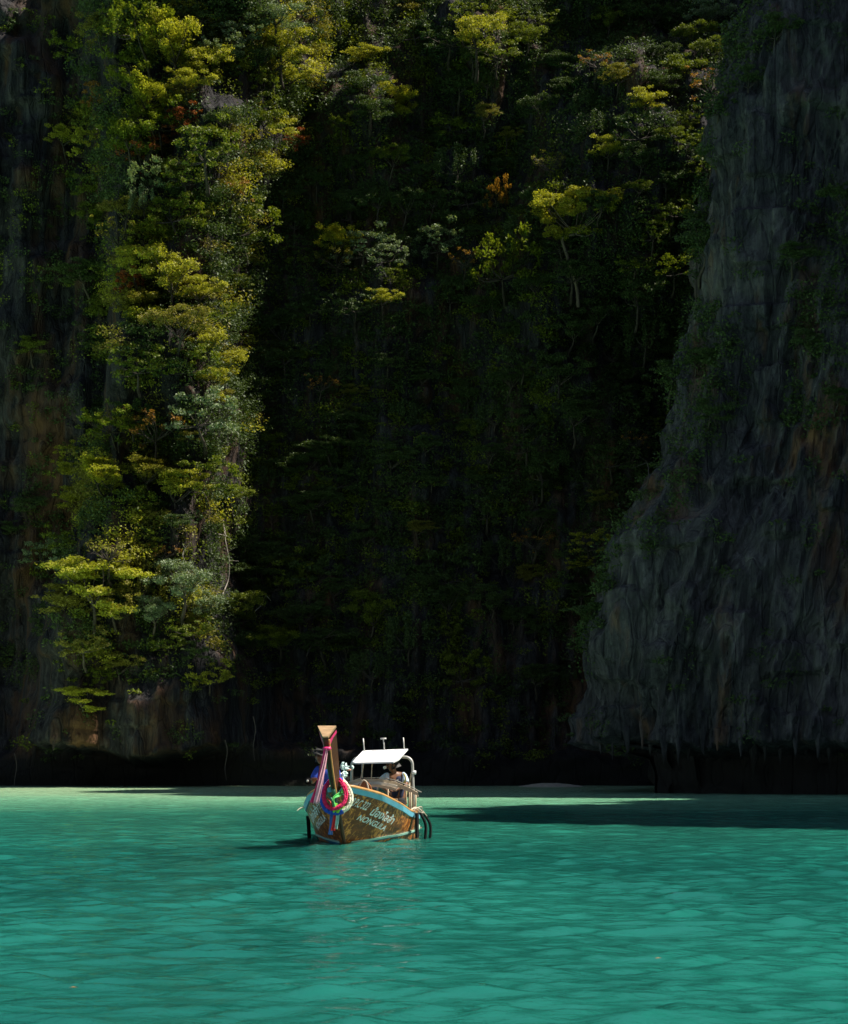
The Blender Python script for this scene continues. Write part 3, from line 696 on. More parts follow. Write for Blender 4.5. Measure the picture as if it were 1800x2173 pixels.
# roots and vines dangling over the notch
VINE = simple('vine', (0.1, 0.08, 0.06), 0.9)
for (x, y0, y1, lab) in ((30, 1545, 1632, 'thin pale root hanging to the water at the far left'), (462, 1518, 1600, 'pale hanging root over the notch below the rib'), (520, 1470, 1560, 'dangling vine right of the pale hanging root')):
    Y = 133.5 if x > 100 else 138; a = at(x * Dk, y0 * Dk, Y); c = at(x * Dk + 3, y1 * Dk, Y); b = MB()
    b.tube(curve([Vector((0, 0, 0)), (c - a) * 0.3 + Vector((0.12, 0, 0)), (c - a) * 0.7 + Vector((-0.08, 0, 0)), c - a], 14), [0.035 - 0.02 * i / 14 for i in range(15)], 5)
    o = b.build('hanging_root', VINE, None, True, label=lab, category='root'); o.location = a * K
# ================================================================== the long-tail boat
TH = R(8)
BO = at(733, 1787, 46.1); BO.z = 0.0
def bw(b, s, z):                          # boat coordinates (to port, aft, up) -> layout units
    return Vector((BO.x + b * math.cos(TH) + s * math.sin(TH), BO.y - b * math.sin(TH) + s * math.cos(TH), z))
def bthing(name, label, cat, base=(0, 0, 0), group=None):
    return thing(name, label, cat, bw(*base), -TH, group)
def rel(P, base): return [Vector(p) - Vector(base) for p in P]

WOOD = simple('varnished_hull', (0.10, 0.05, 0.016), 0.28, var=0.3, vscale=5, spec=0.5, coat=0.3)
def hull_mat():
    m, nt, o = nmat('hull_planks'); tc = N(nt, 'ShaderNodeTexCoord').outputs['Object']
    b = N(nt, 'ShaderNodeBsdfPrincipled'); b.inputs['Roughness'].default_value = 0.4; b.inputs['Specular IOR Level'].default_value = 0.3; b.inputs['Coat Weight'].default_value = 0.1; b.inputs['Coat Roughness'].default_value = 0.15
    g = noise(nt, tc, 2.2, 6, 0.65, (3.0, 0.7, 5.0), 0.4)
    base = ramp(nt, g, [(0.3, (0.09, 0.026, 0.007)), (0.55, (0.19, 0.055, 0.012)), (0.75, (0.32, 0.10, 0.02))])
    caustic_mottle = noise(nt, tc, 5.5, 5, 0.7, (1.0, 1.3, 1.0), 1.6)
    base = mixc(nt, ramp(nt, caustic_mottle, [(0.50, (0, 0, 0)), (0.60, (0.9, 0.9, 0.9))]), base, (0.85, 0.33, 0.06))  # orange mottles paint light rippling up off the water into the wood colour
    sp = N(nt, 'ShaderNodeSeparateXYZ'); nt.links.new(tc, sp.inputs[0])
    seam = mth(nt, 'FRACT', mth(nt, 'MULTIPLY', sp.outputs[2], 6.5))
    sm = mth(nt, 'LESS_THAN', seam, 0.045)
    base = mixc(nt, mth(nt, 'MULTIPLY', sm, 0.55), base, (0.03, 0.018, 0.01))
    nt.links.new(base, b.inputs['Base Color'])
    bp = N(nt, 'ShaderNodeBump'); bp.inputs['Strength'].default_value = 0.35; bp.inputs['Distance'].default_value = 0.01
    nt.links.new(mth(nt, 'SUBTRACT', g, mth(nt, 'MULTIPLY', sm, 0.6)), bp.inputs['Height']); nt.links.new(bp.outputs[0], b.inputs['Normal'])
    nt.links.new(b.outputs[0], o.inputs[0]); return m
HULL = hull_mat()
PALEWOOD = simple('pale_timber', (0.55, 0.43, 0.29), 0.6, var=0.2, vscale=5, mul=(1, 4, 1))
ORWOOD = simple('orange_rail_wood', (0.55, 0.28, 0.09), 0.45, var=0.25, vscale=6)
BROWN = simple('dark_red_brown_wood', (0.07, 0.025, 0.010), 0.4, var=0.35, vscale=5, mul=(2, 2, 0.5))
DECK = simple('deck_boards', (0.16, 0.10, 0.06), 0.7, var=0.3, vscale=5, mul=(5, 1, 1))
BLUEP = simple('light_blue_paint', (0.16, 0.50, 0.66), 0.45, var=0.1)
STRIPE = simple('pale_green_stripe', (0.36, 0.62, 0.50), 0.5, var=0.1)
UNDER = simple('blue_bottom_paint', (0.015, 0.16, 0.27), 0.55, var=0.2)
WHITE = simple('white_panel', (0.82, 0.82, 0.82), 0.55, var=0.03)
STEEL = simple('weathered_pipe', (0.48, 0.47, 0.43), 0.45, metal=0.3, var=0.15)
CREAM = simple('cream_cloth_strap', (0.6, 0.56, 0.47), 0.85, var=0.2)
ROPE = simple('rope', (0.55, 0.47, 0.36), 0.95, var=0.3, vscale=20)
BLACK = simple('black_rubber', (0.004, 0.004, 0.0045), 0.9, var=0.2, spec=0.15)
LETTER = simple('sign_paint', (0.85, 0.92, 0.88), 0.5, var=0.06)
PINK = simple('pink_garland', (0.80, 0.02, 0.13), 0.8, var=0.3, vscale=30)
PINKS = simple('pink_satin', (0.90, 0.04, 0.20), 0.45, var=0.25, vscale=9)
GREENR = simple('green_ribbon', (0.10, 0.55, 0.12), 0.55, var=0.25, vscale=9)
MINT = simple('mint_ribbon', (0.45, 0.80, 0.66), 0.6, var=0.2, vscale=9)
BLUEG = simple('blue_garland', (0.015, 0.10, 0.55), 0.8, var=0.3, vscale=30)
WHG = simple('white_garland', (0.82, 0.84, 0.62), 0.8, var=0.2, vscale=30)
REDR = simple('red_ribbon', (0.75, 0.03, 0.03), 0.55, var=0.2)
BLUER = simple('blue_ribbon', (0.03, 0.14, 0.42), 0.55, var=0.2)

boat = bthing('longtail_boat', 'wooden long-tail boat with tall garlanded prow and small white sunshade', 'boat')
ZK_ = -0.35
def sheer(s): return float(np.interp(s, [-1.35, -0.9, 0, 1, 2, 3.5, 6, 9, 10], [1.36, 1.32, 1.13, 0.88, 0.70, 0.60, 0.56, 0.62, 0.68]))
def st(v): return float(np.interp(v, [0, 0.2, 0.62, 1.0], [0.35, 0.0, -0.72, -1.32]))
LEN = 8.2
DT = ([0, .4, .8, 1.3, 2.3, 3.3, 4.3, 5.3, 6.3, 7.3, 9.6], [.035, .34, .61, .88, 1.18, 1.25, 1.24, 1.16, 1.02, .87, .50])
DW = ([0, .4, 1, 2, 3, 4.4, 6, 8.2], [.02, .27, .60, .94, 1.08, 1.08, .88, .42])
DB = ([0, 1, 3, 6, 8.2], [.02, .15, .5, .45, .2])
def half(d, v):
    d = max(d, 0)
    if v < 0.25: t = v / 0.25; return float(np.interp(d, *DB)) * (1 - t) + float(np.interp(d, *DW)) * t
    t = (v - 0.25) / 0.75; t = t ** 0.85
    return float(np.interp(d, *DW)) * (1 - t) + float(np.interp(d, *DT)) * t
def zv(s, v): return ZK_ + v * (sheer(s) - ZK_)
def hb(s, z):                              # half breadth at station s, height z
    v = (z - ZK_) / (sheer(s) - ZK_); return half(s - st(v), v)
NV, NU = 22, 64
b = MB()
uu = [(i / NU) ** 1.6 for i in range(NU + 1)]
for sgn in (1, -1):
    Gd = []
    for q in uu:
        row = []
        for j in range(NV + 1):
            v = j / NV; s0 = st(v); s = s0 + q * (LEN - s0); row.append(Vector((sgn * half(s - s0, v), s, zv(s, v))))
        Gd.append(row)
    b.grid(Gd, 0, flip=(sgn > 0))
    Gi = [[Vector((sgn * max(abs(p.x) - 0.06, 0.005), p.y + (0.08 if i == 0 else 0), p.z + (0.05 if j == 0 else 0))) for j, p in enumerate(r_)] for i, r_ in enumerate(Gd)]
    b.grid(Gi, 1, flip=(sgn < 0))
    last = Gd[-1]; b.grid([[Vector((0, LEN, p.z)) for p in last], last], 0, flip=(sgn < 0))
    b.grid([[r_[-1] for r_ in Gd], [r_[-1] for r_ in Gi]], 0)
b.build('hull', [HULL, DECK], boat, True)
b = MB(); b.tube([(0, st(v) - 0.015, zv(st(v), v)) for v in np.linspace(0, 1, 16)], [0.045] * 16, 8); b.build('stem', BROWN, boat, True)
def hpt(s, z, sg, off): return Vector((sg * (hb(s, z) + off), s - off * 0.4 * max(0, 1 - (s + 1.3) / 3), z))
def strip(name, zfun0, zfun1, mat, off, s0, s1, n=60, th=0.02, both=True):
    for sg in (1, -1):
        b = MB(); G = []
        for i in range(n + 1):
            s = s0 + (s1 - s0) * (i / n) ** 1.3; a, c = zfun0(s), zfun1(s)
            G.append([hpt(s, a, sg, off - th), hpt(s, a, sg, off), hpt(s, c, sg, off), hpt(s, c, sg, off - th)])
        b.grid(G, 0, flip=(sg > 0)); b.build(name, mat, boat)
strip('gunwale_stripe', lambda s: sheer(s) - 0.115, lambda s: sheer(s) - 0.012, BLUEP, 0.03, -1.22, 8.15, th=0.03)
zst = lambda s: float(np.interp(s, [0, 1, 2.5, 5, 10], [0.015, 0.10, 0.17, 0.21, 0.22]))
strip('boot_stripe', lambda s: zst(s), lambda s: zst(s) + 0.05, STRIPE, 0.030, 0.02, 8.15, th=0.028)
strip('painted_bottom', lambda s: -0.28, lambda s: zst(s) + 0.001, UNDER, 0.022, 0.12, 8.15, th=0.02)
for sg in (1, -1):                          # wooden rail on top of the sheer
    b = MB(); P = [Vector((sg * (hb(s, sheer(s) - 0.001) - 0.02), s, sheer(s) + 0.028)) for s in np.linspace(-1.05, 8.15, 50)]
    b.tube(P, 0.036, 6); b.build('rail', ORWOOD, boat, True)
    b = MB(); P = [Vector((sg * (hb(s, sheer(s) - 0.001) - 0.10), s, sheer(s) + 0.01)) for s in np.linspace(-0.7, 8.15, 50)]
    b.tube(P, 0.032, 5); b.build('inner_rail', PALEWOOD, boat, True)
# foredeck planks, floor planks, thwarts
fs = np.linspace(-1.1, 1.0, 9)
for i in range(8):
    a, c = fs[i] + 0.006, fs[i + 1] - 0.006; za, zc = sheer(a) - 0.14, sheer(c) - 0.14
    wa, wc = max(hb(a, za) - 0.07, .02), max(hb(c, zc) - 0.07, .02); b = MB()
    b.add([(-wa, a, za), (wa, a, za), (wc, c, zc), (-wc, c, zc), (-wa, a, za - .03), (wa, a, za - .03), (wc, c, zc - .03), (-wc, c, zc - .03)],
          [(0, 1, 2, 3), (7, 6, 5, 4), (0, 4, 5, 1), (1, 5, 6, 2), (2, 6, 7, 3), (3, 7, 4, 0)]); b.build('deck_plank', DECK, boat)
for i in range(9):
    a = -0.72 + i * 0.16; b = MB(); b.box((a + 0.08, 4.4, 0.12), (0.15, 6.6, 0.03)); b.build('floor_board', DECK, boat)
for s in (2.2, 3.6, 5.0, 6.9):
    wv = hb(s, 0.42) - 0.08; b = MB(); b.box((0, s, 0.44), (2 * wv, 0.26, 0.035)); b.build('thwart', ORWOOD, boat)

# prow blade: narrow front edge, wide back, sawn end
PF = curve([(0, -1.22, 1.02), (0, -1.50, 1.30), (0, -1.82, 1.68), (0, -2.12, 2.10), (0, -2.36, 2.46)], 20)
PR = curve([(0, -1.0, 1.18), (0, -1.22, 1.48), (0, -1.50, 1.86), (0, -1.88, 2.33), (0, -2.20, 2.69)], 20)
b = MB(); G = []
for i in range(21):
    t = i / 20; wf = 0.028 + 0.03 * t; wr = 0.075 + 0.125 * t ** 1.1; f, r_ = PF[i], PR[i]; sh = -0.03 * t
    G.append([Vector((-wf + sh, f.y, f.z)), Vector((wf + sh, f.y, f.z)), Vector((wr + sh, r_.y, r_.z)), Vector((-wr + sh, r_.y, r_.z)), Vector((-wf + sh, f.y, f.z))])
b.grid(G, 0, flip=False); b.build('prow_blade', BROWN, boat)
e = G[-1][:4]; c0 = sum(e, Vector()) / 4; nrm = (e[1] - e[0]).cross(e[2] - e[1]).normalized()
if nrm.y > 0: nrm = -nrm
b = MB(); q = [c0 + (p - c0) * 1.05 for p in e]; b.add([p + nrm * .03 for p in q] + [p - nrm * .03 for p in q], [(0, 1, 2, 3), (7, 6, 5, 4), (0, 4, 5, 1), (1, 5, 6, 2), (2, 6, 7, 3), (3, 7, 4, 0)])
b.build('prow_end', simple('sawn_wood', (0.60, 0.38, 0.20), 0.6, var=0.25, vscale=6, mul=(1, 1, 4)), boat)
b = MB(); b.tube([g[1].lerp(g[2], 0.05) + Vector((0.006, -.01, 0)) for g in G[:20]], 0.022, 5); b.build('prow_trim', ORWOOD, boat)
b = MB(); b.tube([g[0].lerp(g[3], 0.1) + Vector((-0.006, -.01, 0)) for g in G[:20]], 0.016, 5); b.build('prow_trim', simple('green_trim', (0.05, 0.20, 0.11), 0.5), boat)
b = MB(); P = [g[0].lerp(g[1], 0.5) + Vector((0, -0.02, 0)) for g in G[:6]]; b.tube([(0, -1.0, 0.86)] + P, 0.045, 6); b.build('stem_head', simple('green_stem', (0.06, 0.16, 0.10), 0.5), boat, True)

# cleat like a pointed backboard behind the bow, with a rope loop
b = MB(); ol = [(-0.2, 0), (-0.2, 0.2), (-0.13, 0.36), (-0.03, 0.43), (0.06, 0.42), (0.15, 0.32), (0.21, 0.15), (0.22, 0)]
V = [(x, -0.05, z) for x, z in ol] + [(x, 0.05, z) for x, z in ol]; n = len(ol)
b.add([Vector(v) + Vector((0.36, 0.5, sheer(0.5) + 0.02 + 0.0)) for v in V], [tuple(range(n))[::-1], tuple(range(n, 2 * n))] + [(i, (i + 1) % n, n + (i + 1) % n, n + i) for i in range(n)])
b.build('backboard', simple('red_wood', (0.28, 0.10, 0.035), 0.5, var=0.4, vscale=7), boat)
t = bthing('rope_loop', 'pale rope looped over the pointed brown backboard behind the bow', 'rope', (0.36, 0.5, sheer(.5) + 0.3)); b = MB()
b.tube(curve([(-.12, -.08, .0), (-.02, -.08, .16), (.07, -.09, .12), (.12, -.09, -.06), (.2, -.1, -.22), (.3, -.08, -.3)], 16), 0.02, 5); b.build('cord', ROPE, t, True)

# sunshade: bent pipe frame, white panel, short rods above
b = MB(); fw = 0.80; FS = 5.2
P = [(-fw, FS, sheer(FS)), (-fw, FS, 1.2), (-fw, FS, 1.78)] + [(-fw + .2 - .2 * math.cos(a), FS, 1.80 + .2 * math.sin(a)) for a in np.linspace(0.2, 1.57, 6)] + [(0, FS, 2.02)] + [(fw - .2 + .2 * math.sin(a), FS, 1.82 + .2 * math.cos(a)) for a in np.linspace(0, 1.4, 6)] + [(fw, FS, 1.78), (fw + .02, FS, 1.2), (fw + .03, FS, sheer(FS))]
b.tube(P, 0.038, 8); b.build('shade_frame', STEEL, boat, True)
b = MB(); b.tube([(fw - .03, FS, 1.62), (fw + .07, FS, 1.62)], 0.05, 8); b.build('clamp', WHITE, boat, True)
b = MB(); co = [(-.63, 4.35, 1.90), (-.55, 4.30, 1.875), (.44, 4.30, 1.90), (.56, 4.42, 1.965), (.60, 5.75, 2.235), (-.60, 5.75, 2.19)]
b.add([Vector(c) for c in co] + [Vector(c) - Vector((0, 0, .035)) for c in co], [tuple(range(6)), tuple(range(6, 12))[::-1]] + [(i, i + 6, (i + 1) % 6 + 6, (i + 1) % 6) for i in range(6)])
b.build('shade_panel', WHITE, boat)
for x, h_ in ((-.57, .31), (-.03, .30), (.50, .33)):
    b = MB(); b.tube([(x + .02, 5.7, 2.12), (x - .02, 5.7, 2.20 + h_)], 0.018, 6)
    if x == -.03: b.tube([(x - .1, 5.7, 2.20 + h_), (x + .06, 5.7, 2.20 + h_)], 0.022, 6)
    b.build('rod', STEEL, boat, True)
# folded awning bows lying across the gunwales
def bow(z0, s, tw, mat, nm, x0=-.98, x1=1.02, wz=0.03):
    b = MB(); X_ = np.linspace(x0, x1, 25); G = []
    for x in X_:
        z = float(np.interp(x, [-1, -.5, 0, .4, .8, 1.05], [1.30, 1.45, 1.47, 1.40, 1.24, 1.10])) + z0
        G.append([Vector((x, s, z)), Vector((x, s + tw, z)), Vector((x, s + tw, z - wz)), Vector((x, s, z - wz)), Vector((x, s, z))])
    b.grid(G); b.build(nm, mat, boat)
bow(0.0, 4.5, .07, PALEWOOD, 'awning_bow', wz=.085); bow(-.075, 4.42, .07, CREAM, 'awning_bow', -.98, .5, .075); bow(-.145, 4.34, .07, PALEWOOD, 'awning_bow', -.98, .48, .07)
bow(-.10, 4.75, .05, CREAM, 'awning_bow', .3, 1.0, .03); bow(.035, 4.72, .05, CREAM, 'awning_bow', -.9, 1.08, .02)
b = MB()
for i in range(5):
    x = -0.8 + i * 0.36; z = float(np.interp(x, [-1, -.5, 0, .4, .8, 1.05], [1.30, 1.45, 1.47, 1.40, 1.24, 1.10])); b.box((x, 4.6, z + .012), (0.02, 0.5, 0.02), rot=Matrix.Rotation(0.2, 3, 'Z'))
b.build('lashing', BLACK, boat)
for x, s, zt in ((-.9, 4.6, 1.34), (-.62, 5.6, 1.95), (.22, 4.6, 1.36), (.82, 4.6, 1.2), (.66, 5.4, 1.4), (.93, 4.7, 1.15), (-.1, 4.9, 1.4)):
    b = MB(); b.tube([(x, s, sheer(s) - .1 if abs(x) > .5 else .42), (x + .01, s, zt)], 0.024, 6); b.build('stanchion', STEEL if x < 0 else PALEWOOD, boat, True)
b = MB(); b.tube(curve([(-.62, 4.9, .98), (-.2, 4.9, .96), (.1, 4.9, .97)], 6), 0.016, 5); b.build('side_line', simple('green_line', (0.12, 0.35, 0.22), 0.6), boat, True)
b = MB(); b.box((.2, 5.2, .93), (.34, .3, .03)); b.tube([(.2, 5.2, .45), (.2, 5.2, .93)], .03, 6); b.build('table', PALEWOOD, boat)

# lettering on both bows
def arc_table(z, smin=-1.2, smax=4.0, n=260):
    S_ = np.linspace(smin, smax, n); B_ = np.array([hb(s, z) for s in S_]); return S_, np.concatenate([[0], np.cumsum(np.hypot(np.diff(S_), np.diff(B_)))])
def letter(body, sg, s0, z0, s1, z1, h, shear=0.25, bold=0.02, nm='lettering'):
    cu = bpy.data.curves.new('txt', 'FONT'); cu.body = body; cu.size = 1; cu.offset = bold; cu.fill_mode = 'FRONT'; cu.resolution_u = 3
    tmp = bpy.data.objects.new('txt', cu); C.objects.link(tmp)
    dg = bpy.context.evaluated_depsgraph_get(); m = bpy.data.meshes.new_from_object(tmp.evaluated_get(dg)); C.objects.unlink(tmp)
    co = np.array([v.co[:] for v in m.vertices]); x0_, x1_ = co[:, 0].min(), co[:, 0].max(); h0 = 0.72
    S_, A_ = arc_table((z0 + z1) / 2); a0, a1 = np.interp([s0, s1], S_, A_)
    V = []
    for x, y, _ in co:
        t = (x - x0_ + shear * y) / (x1_ - x0_); zz = z0 + (z1 - z0) * t + y / h0 * h
        s = float(np.interp(a0 + (a1 - a0) * t, A_, S_)); p = hpt(s, min(zz, sheer(s) - .1), sg, 0.014); V.append(p)
    Fs_ = [tuple(p.vertices) for p in m.polygons]; bpy.data.objects.remove(tmp); bpy.data.curves.remove(cu)
    me = mesh(nm, V, Fs_, [LETTER]); link(nm, me, boat)
letter('P.P.C 322', 1, -0.74, 0.93, -0.22, 0.79, 0.17, bold=.008)
letter('น้องไลล้า', 1, -0.06, 0.69, 0.95, 0.43, 0.17, bold=.022)
letter('NONGLILA', 1, -0.30, 0.58, 0.80, 0.28, 0.12, bold=.016)
letter('P.P.C 322', -1, -0.12, 0.80, -0.66, 0.93, 0.17, bold=.008)
letter('น้องไลล้า', -1, 0.95, 0.45, -0.05, 0.73, 0.17, bold=.022)
letter('NONGLILA', -1, 0.85, 0.28, -0.15, 0.58, 0.12, bold=.016)

# fenders of black rubber strip hung over both sides
def fender(top, bot, wd, lab, lean=0.0):
    t = bthing('fender', lab, 'fender', top, 'black fenders hung over the gunwales'); T0 = Vector(top); b = MB(); P = curve(rel([top, (Vector(top) + Vector(bot)) / 2 + Vector((lean, 0, 0.05)), bot], top), 10); G = []
    for p in P:
        G.append([p + Vector((-.022, -wd / 2, 0)), p + Vector((.022, -wd / 2, 0)), p + Vector((.03, wd / 2, 0)), p + Vector((-.03, wd / 2, 0)), p + Vector((-.022, -wd / 2, 0))])
    b.grid(G); b.add(G[0][:4], [(0, 1, 2, 3)]); b.add(G[-1][:4], [(3, 2, 1, 0)]); b.build('strip', BLACK, t)
    b = MB(); b.tube([Vector((0, 0, -0.05)), Vector((-.06 * (1 if top[0] > 0 else -1), 0, .08)), Vector((-.16 * (1 if top[0] > 0 else -1), 0, .03))], 0.014, 5); b.build('lanyard', ROPE, t, True)
fender((1.33, 2.45, sheer(2.4) - .02), (1.34, 2.4, .06), .30, 'straight black fender against the hull, nearest of the right-hand three')
fender((1.31, 3.1, sheer(3.1) + .03), (1.41, 3.3, -.06), .16, 'curved black fender in the middle of the right-hand three', .08)
fender((1.34, 3.6, sheer(3.6) + .02), (1.44, 4.0, -.06), .14, 'thin outermost black fender leaning out on the right', .08)
fender((-1.36, 2.3, sheer(2.3) - .1), (-1.34, 2.4, .02), .22, 'black fender at the left edge of the hull')
fender((-1.40, 4.0, sheer(4.0) - .1), (-1.42, 4.1, -.02), .26, 'black fender behind the left side of the hull, partly hidden')
def cord(name, P, lab, rad=.014, mat=ROPE, cat='rope', n=20):
    t = bthing(name, lab, cat, P[0]); b = MB(); b.tube(curve(rel(P, P[0]), n), rad, 5); b.build('line', mat, t, True)
cord('rope', [(1.15, 2.6, .72), (1.24, 2.9, .78), (1.32, 3.2, .70), (1.22, 3.4, .66), (1.33, 3.7, .62), (1.25, 3.9, .68)], 'tangled pale rope on the right gunwale by the fenders', .02)
cord('rope', [(1.3, 2.2, .76), (1.4, 2.7, .80), (1.36, 3.3, .68), (1.42, 3.6, .55)], 'thin rope stretched over the right fenders', .012)
cord('rope', [(-1.2, 1.2, sheer(1.2) - .02), (-1.30, 1.1, .80), (-1.36, 1.0, .74)], 'pale twig-like rope end sticking out from the left gunwale', .011)
cord('rope', [(-.38, 4.7, 1.88), (-.40, 4.7, 1.75), (-.46, 4.7, 1.42)], 'left pale cord hanging under the white sunshade', .016)
cord('rope', [(-.16, 4.7, 1.88), (-.17, 4.7, 1.7), (-.18, 4.7, 1.42)], 'right pale cord hanging under the white sunshade', .012)
cord('rope', [(.80, 5.2, 1.62), (.72, 5.15, 1.3), (.66, 5.1, 1.25), (.68, 5.1, .8)], 'knotted cord hanging beside the right pipe of the sunshade', .022, PALEWOOD)
cord('rope', [(.57, 5.3, 1.6), (.63, 5.3, 1.45), (.55, 5.3, 1.30), (.65, 5.3, 1.2), (.62, 5.3, .9)], 'yellowish rope hanging behind the seated man', .022, simple('yellow_rope', (.5, .48, .15), .9))

# flower garlands and ribbons on the prow
def garland(name, lab, pts, rad, mats, seed, band=None):
    base = pts[0]; t = bthing(name, lab, 'garland', base); P = [Vector(p) for p in rel(pts + [pts[0]], base)]
    C_ = curve(P, 150)[:-1]; r_ = random.Random(seed); n = 12; V = []; Fc = []; MI = []
    for i, p in enumerate(C_):
        tg = (C_[(i + 1) % 150] - C_[i - 1]).normalized(); u_ = Vector((0, 1, 0.01)); u_ = (u_ - tg * u_.dot(tg)).normalized(); v_ = tg.cross(u_)
        for k in range(n):
            a = 2 * math.pi * k / n + 0.26 * (i % 2); q = rad * (1.12 if (i + k) % 2 else 0.8) * r_.uniform(.85, 1.15); V.append(p + (u_ * math.cos(a) + v_ * math.sin(a)) * q)
    for i in range(150):
        for k in range(n):
            a = i * n + k; c = i * n + (k + 1) % n; d = ((i + 1) % 150) * n
            Fc.append((a, c, d + (k + 1) % n, d + k)); MI.append(0 if band is None else (1 if band[0] <= i <= band[1] else 0))
    link('petals', mesh('petals', V, Fc, mats, False, MI), t)
def ring(cb, cs, cz, rb, rz, ds, n=14):
    return [(cb + rb * (1 - .18 * math.cos(2 * math.pi * i / n)) * math.sin(2 * math.pi * i / n) + .012 * math.sin(5.1 * i), cs - ds * (1 - math.cos(2 * math.pi * i / n)) / 2 , cz + rz * math.cos(2 * math.pi * i / n)) for i in range(n)]
garland('garland', 'thick white-edged blue flower garland, outermost on the prow', ring(.02, -1.18, 1.14, .33, .38, .22), .052, [BLUEG, WHG], 3, (12, 62))
garland('garland', 'thick bright pink flower garland inside the blue one on the prow', ring(.0, -1.26, 1.20, .25, .34, .24), .044, [PINK], 4)
def ribbon(name, lab, P, wd, mat, folds=2.0, seed=1, base=None, depth=.03):
    base = P[0]; t = bthing(name, lab, 'ribbon', base); C_ = curve(rel(P, base), 22); b = MB(); G = []; r_ = random.Random(seed); ph = r_.uniform(0, 6)
    for i, p in enumerate(C_):
        tg = (C_[min(i + 1, 22)] - C_[max(i - 1, 0)]).normalized(); sd_ = tg.cross(Vector((0, 1, 0)))
        if sd_.length < .1: sd_ = Vector((1, 0, 0))
        sd_.normalize(); w_ = wd * (0.75 + 0.25 * math.sin(i * .5 + ph)) if not isinstance(wd, tuple) else wd[0] + (wd[1] - wd[0]) * i / 22
        G.append([p + sd_ * w_ * (j / 8 - .5) + Vector((0, depth * math.sin(j / 8 * 6.28 * folds + i * .15 + ph), 0)) for j in range(9)])
    b.grid(G)
    m = b.build('cloth', mat, t, True); md = m.modifiers.new('thickness', 'SOLIDIFY'); md.thickness = 0.008
tipF = G[-1]
ribbon('ribbon', 'blue ribbon end hanging lowest in front of the stem', [(-.06, -1.36, .78), (-.075, -1.38, .5), (-.10, -1.4, .27)], (.07, .10), BLUER, 1.0, 2)
ribbon('ribbon', 'red ribbon end hanging in front of the stem', [(-.01, -1.38, .80), (-.015, -1.40, .55), (-.03, -1.42, .36)], (.05, .09), REDR, 1.0, 3)
ribbon('ribbon', 'pale mint ribbon end hanging right of the red one', [(.06, -1.36, .80), (.06, -1.38, .6), (.04, -1.4, .40)], (.08, .07), MINT, 1.2, 4)
ribbon('ribbon', 'green sash crossing from the right gunwale to the stem head', [(.22, -1.1, 1.42), (.14, -1.35, 1.2), (.0, -1.52, 1.08), (.02, -1.5, .86)], .09, GREENR, 1.0, 5)
ribbon('ribbon', 'dull green sash crossing from the left gunwale to the stem head', [(-.24, -1.1, 1.42), (-.2, -1.35, 1.22), (-.04, -1.5, 1.06), (.0, -1.5, .84)], .07, simple('sage_ribbon', (.12, .33, .2), .6), 1.0, 6)
ribbon('ribbon', 'small red strip under the green sashes', [(-.16, -1.46, 1.08), (-.06, -1.52, 1.0), (-.04, -1.53, .85)], .04, REDR, .5, 7)
ribbon('ribbon', 'bright green cloth filling the gap between the two garlands', [(.10, -1.42, .96), (.06, -1.46, .86), (.05, -1.46, .76)], (.30, .12), simple('lime_cloth', (.25, .7, .05), .6), 1.5, 8)
ribbon('ribbon', 'white and mint cloth running down from the knot right of the prow', [(.10, -1.05, 1.66), (.14, -1.12, 1.5), (.22, -1.2, 1.32), (.2, -1.32, 1.16)], .09, simple('white_cloth', (.75, .8, .76), .7), 1.5, 9)
# pink satin sash tied round the prow end
t = bthing('sash', 'pink satin sash tied under the prow end and hanging down its left side', 'sash', tuple(PF[18])); B0 = PF[18]
b = MB()
for sgn in (1, -1):                          # bands from the front edge up to the rear corners
    q0 = G[19]; f_ = q0[1] if sgn > 0 else q0[0]; r_ = q0[2] if sgn > 0 else q0[3]; G17 = G[17]; f2 = G17[1] if sgn > 0 else G17[0]
    o_ = Vector((.012 * sgn, -.02, 0))
    b.grid([[f2 + o_ - B0, f2.lerp(f_, .9) + o_ - B0], [f2.lerp(r_, .55) + o_ * 1.5 - B0, f_.lerp(r_, .5) + o_ * 1.5 - B0], [G[18][2 if sgn > 0 else 3] + o_ - B0, r_ + o_ - B0]])
b.build('wrap', PINKS, t)
b = MB(); b.tube([(-.09, -.03, -.10), (-.04, -.05, -.12), (.03, -.05, -.12), (.08, -.03, -.10)], [.03, .045, .045, .03], 8); b.build('knot', PINKS, t, True)
for (a, P, wd) in ((0, [(-.03, -.06, -.13), (-.10, -.08, -.5), (-.2, -.06, -.95), (-.32, -.02, -1.32)], (.07, .13)), (1, [(-.0, -.07, -.13), (-.05, -.10, -.45), (-.14, -.10, -.9), (-.24, -.06, -1.33)], (.05, .12))):
    b = MB(); C_ = curve(P, 24); Gg = []
    for i, p in enumerate(C_):
        w_ = wd[0] + (wd[1] - wd[0]) * i / 24; Gg.append([p + Vector((w_ * (j / 8 - .5) * .9, w_ * (j / 8 - .5) * .6 + .02 * math.sin(j * 1.3 + i * .2 + a * 2), .012 * math.sin(j))) for j in range(9)])
    b.grid(Gg); m = b.build('tail', PINKS if a == 0 else simple('pale_pink_satin', (.85, .42, .50), .5, var=.2), t, True); md = m.modifiers.new('thickness', 'SOLIDIFY'); md.thickness = .008
t = bthing('cloth_knot', 'crumpled white and mint cloth knot on the right of the prow base', 'cloth', (.14, -1.0, 1.72)); b = MB(); r_ = random.Random(6)
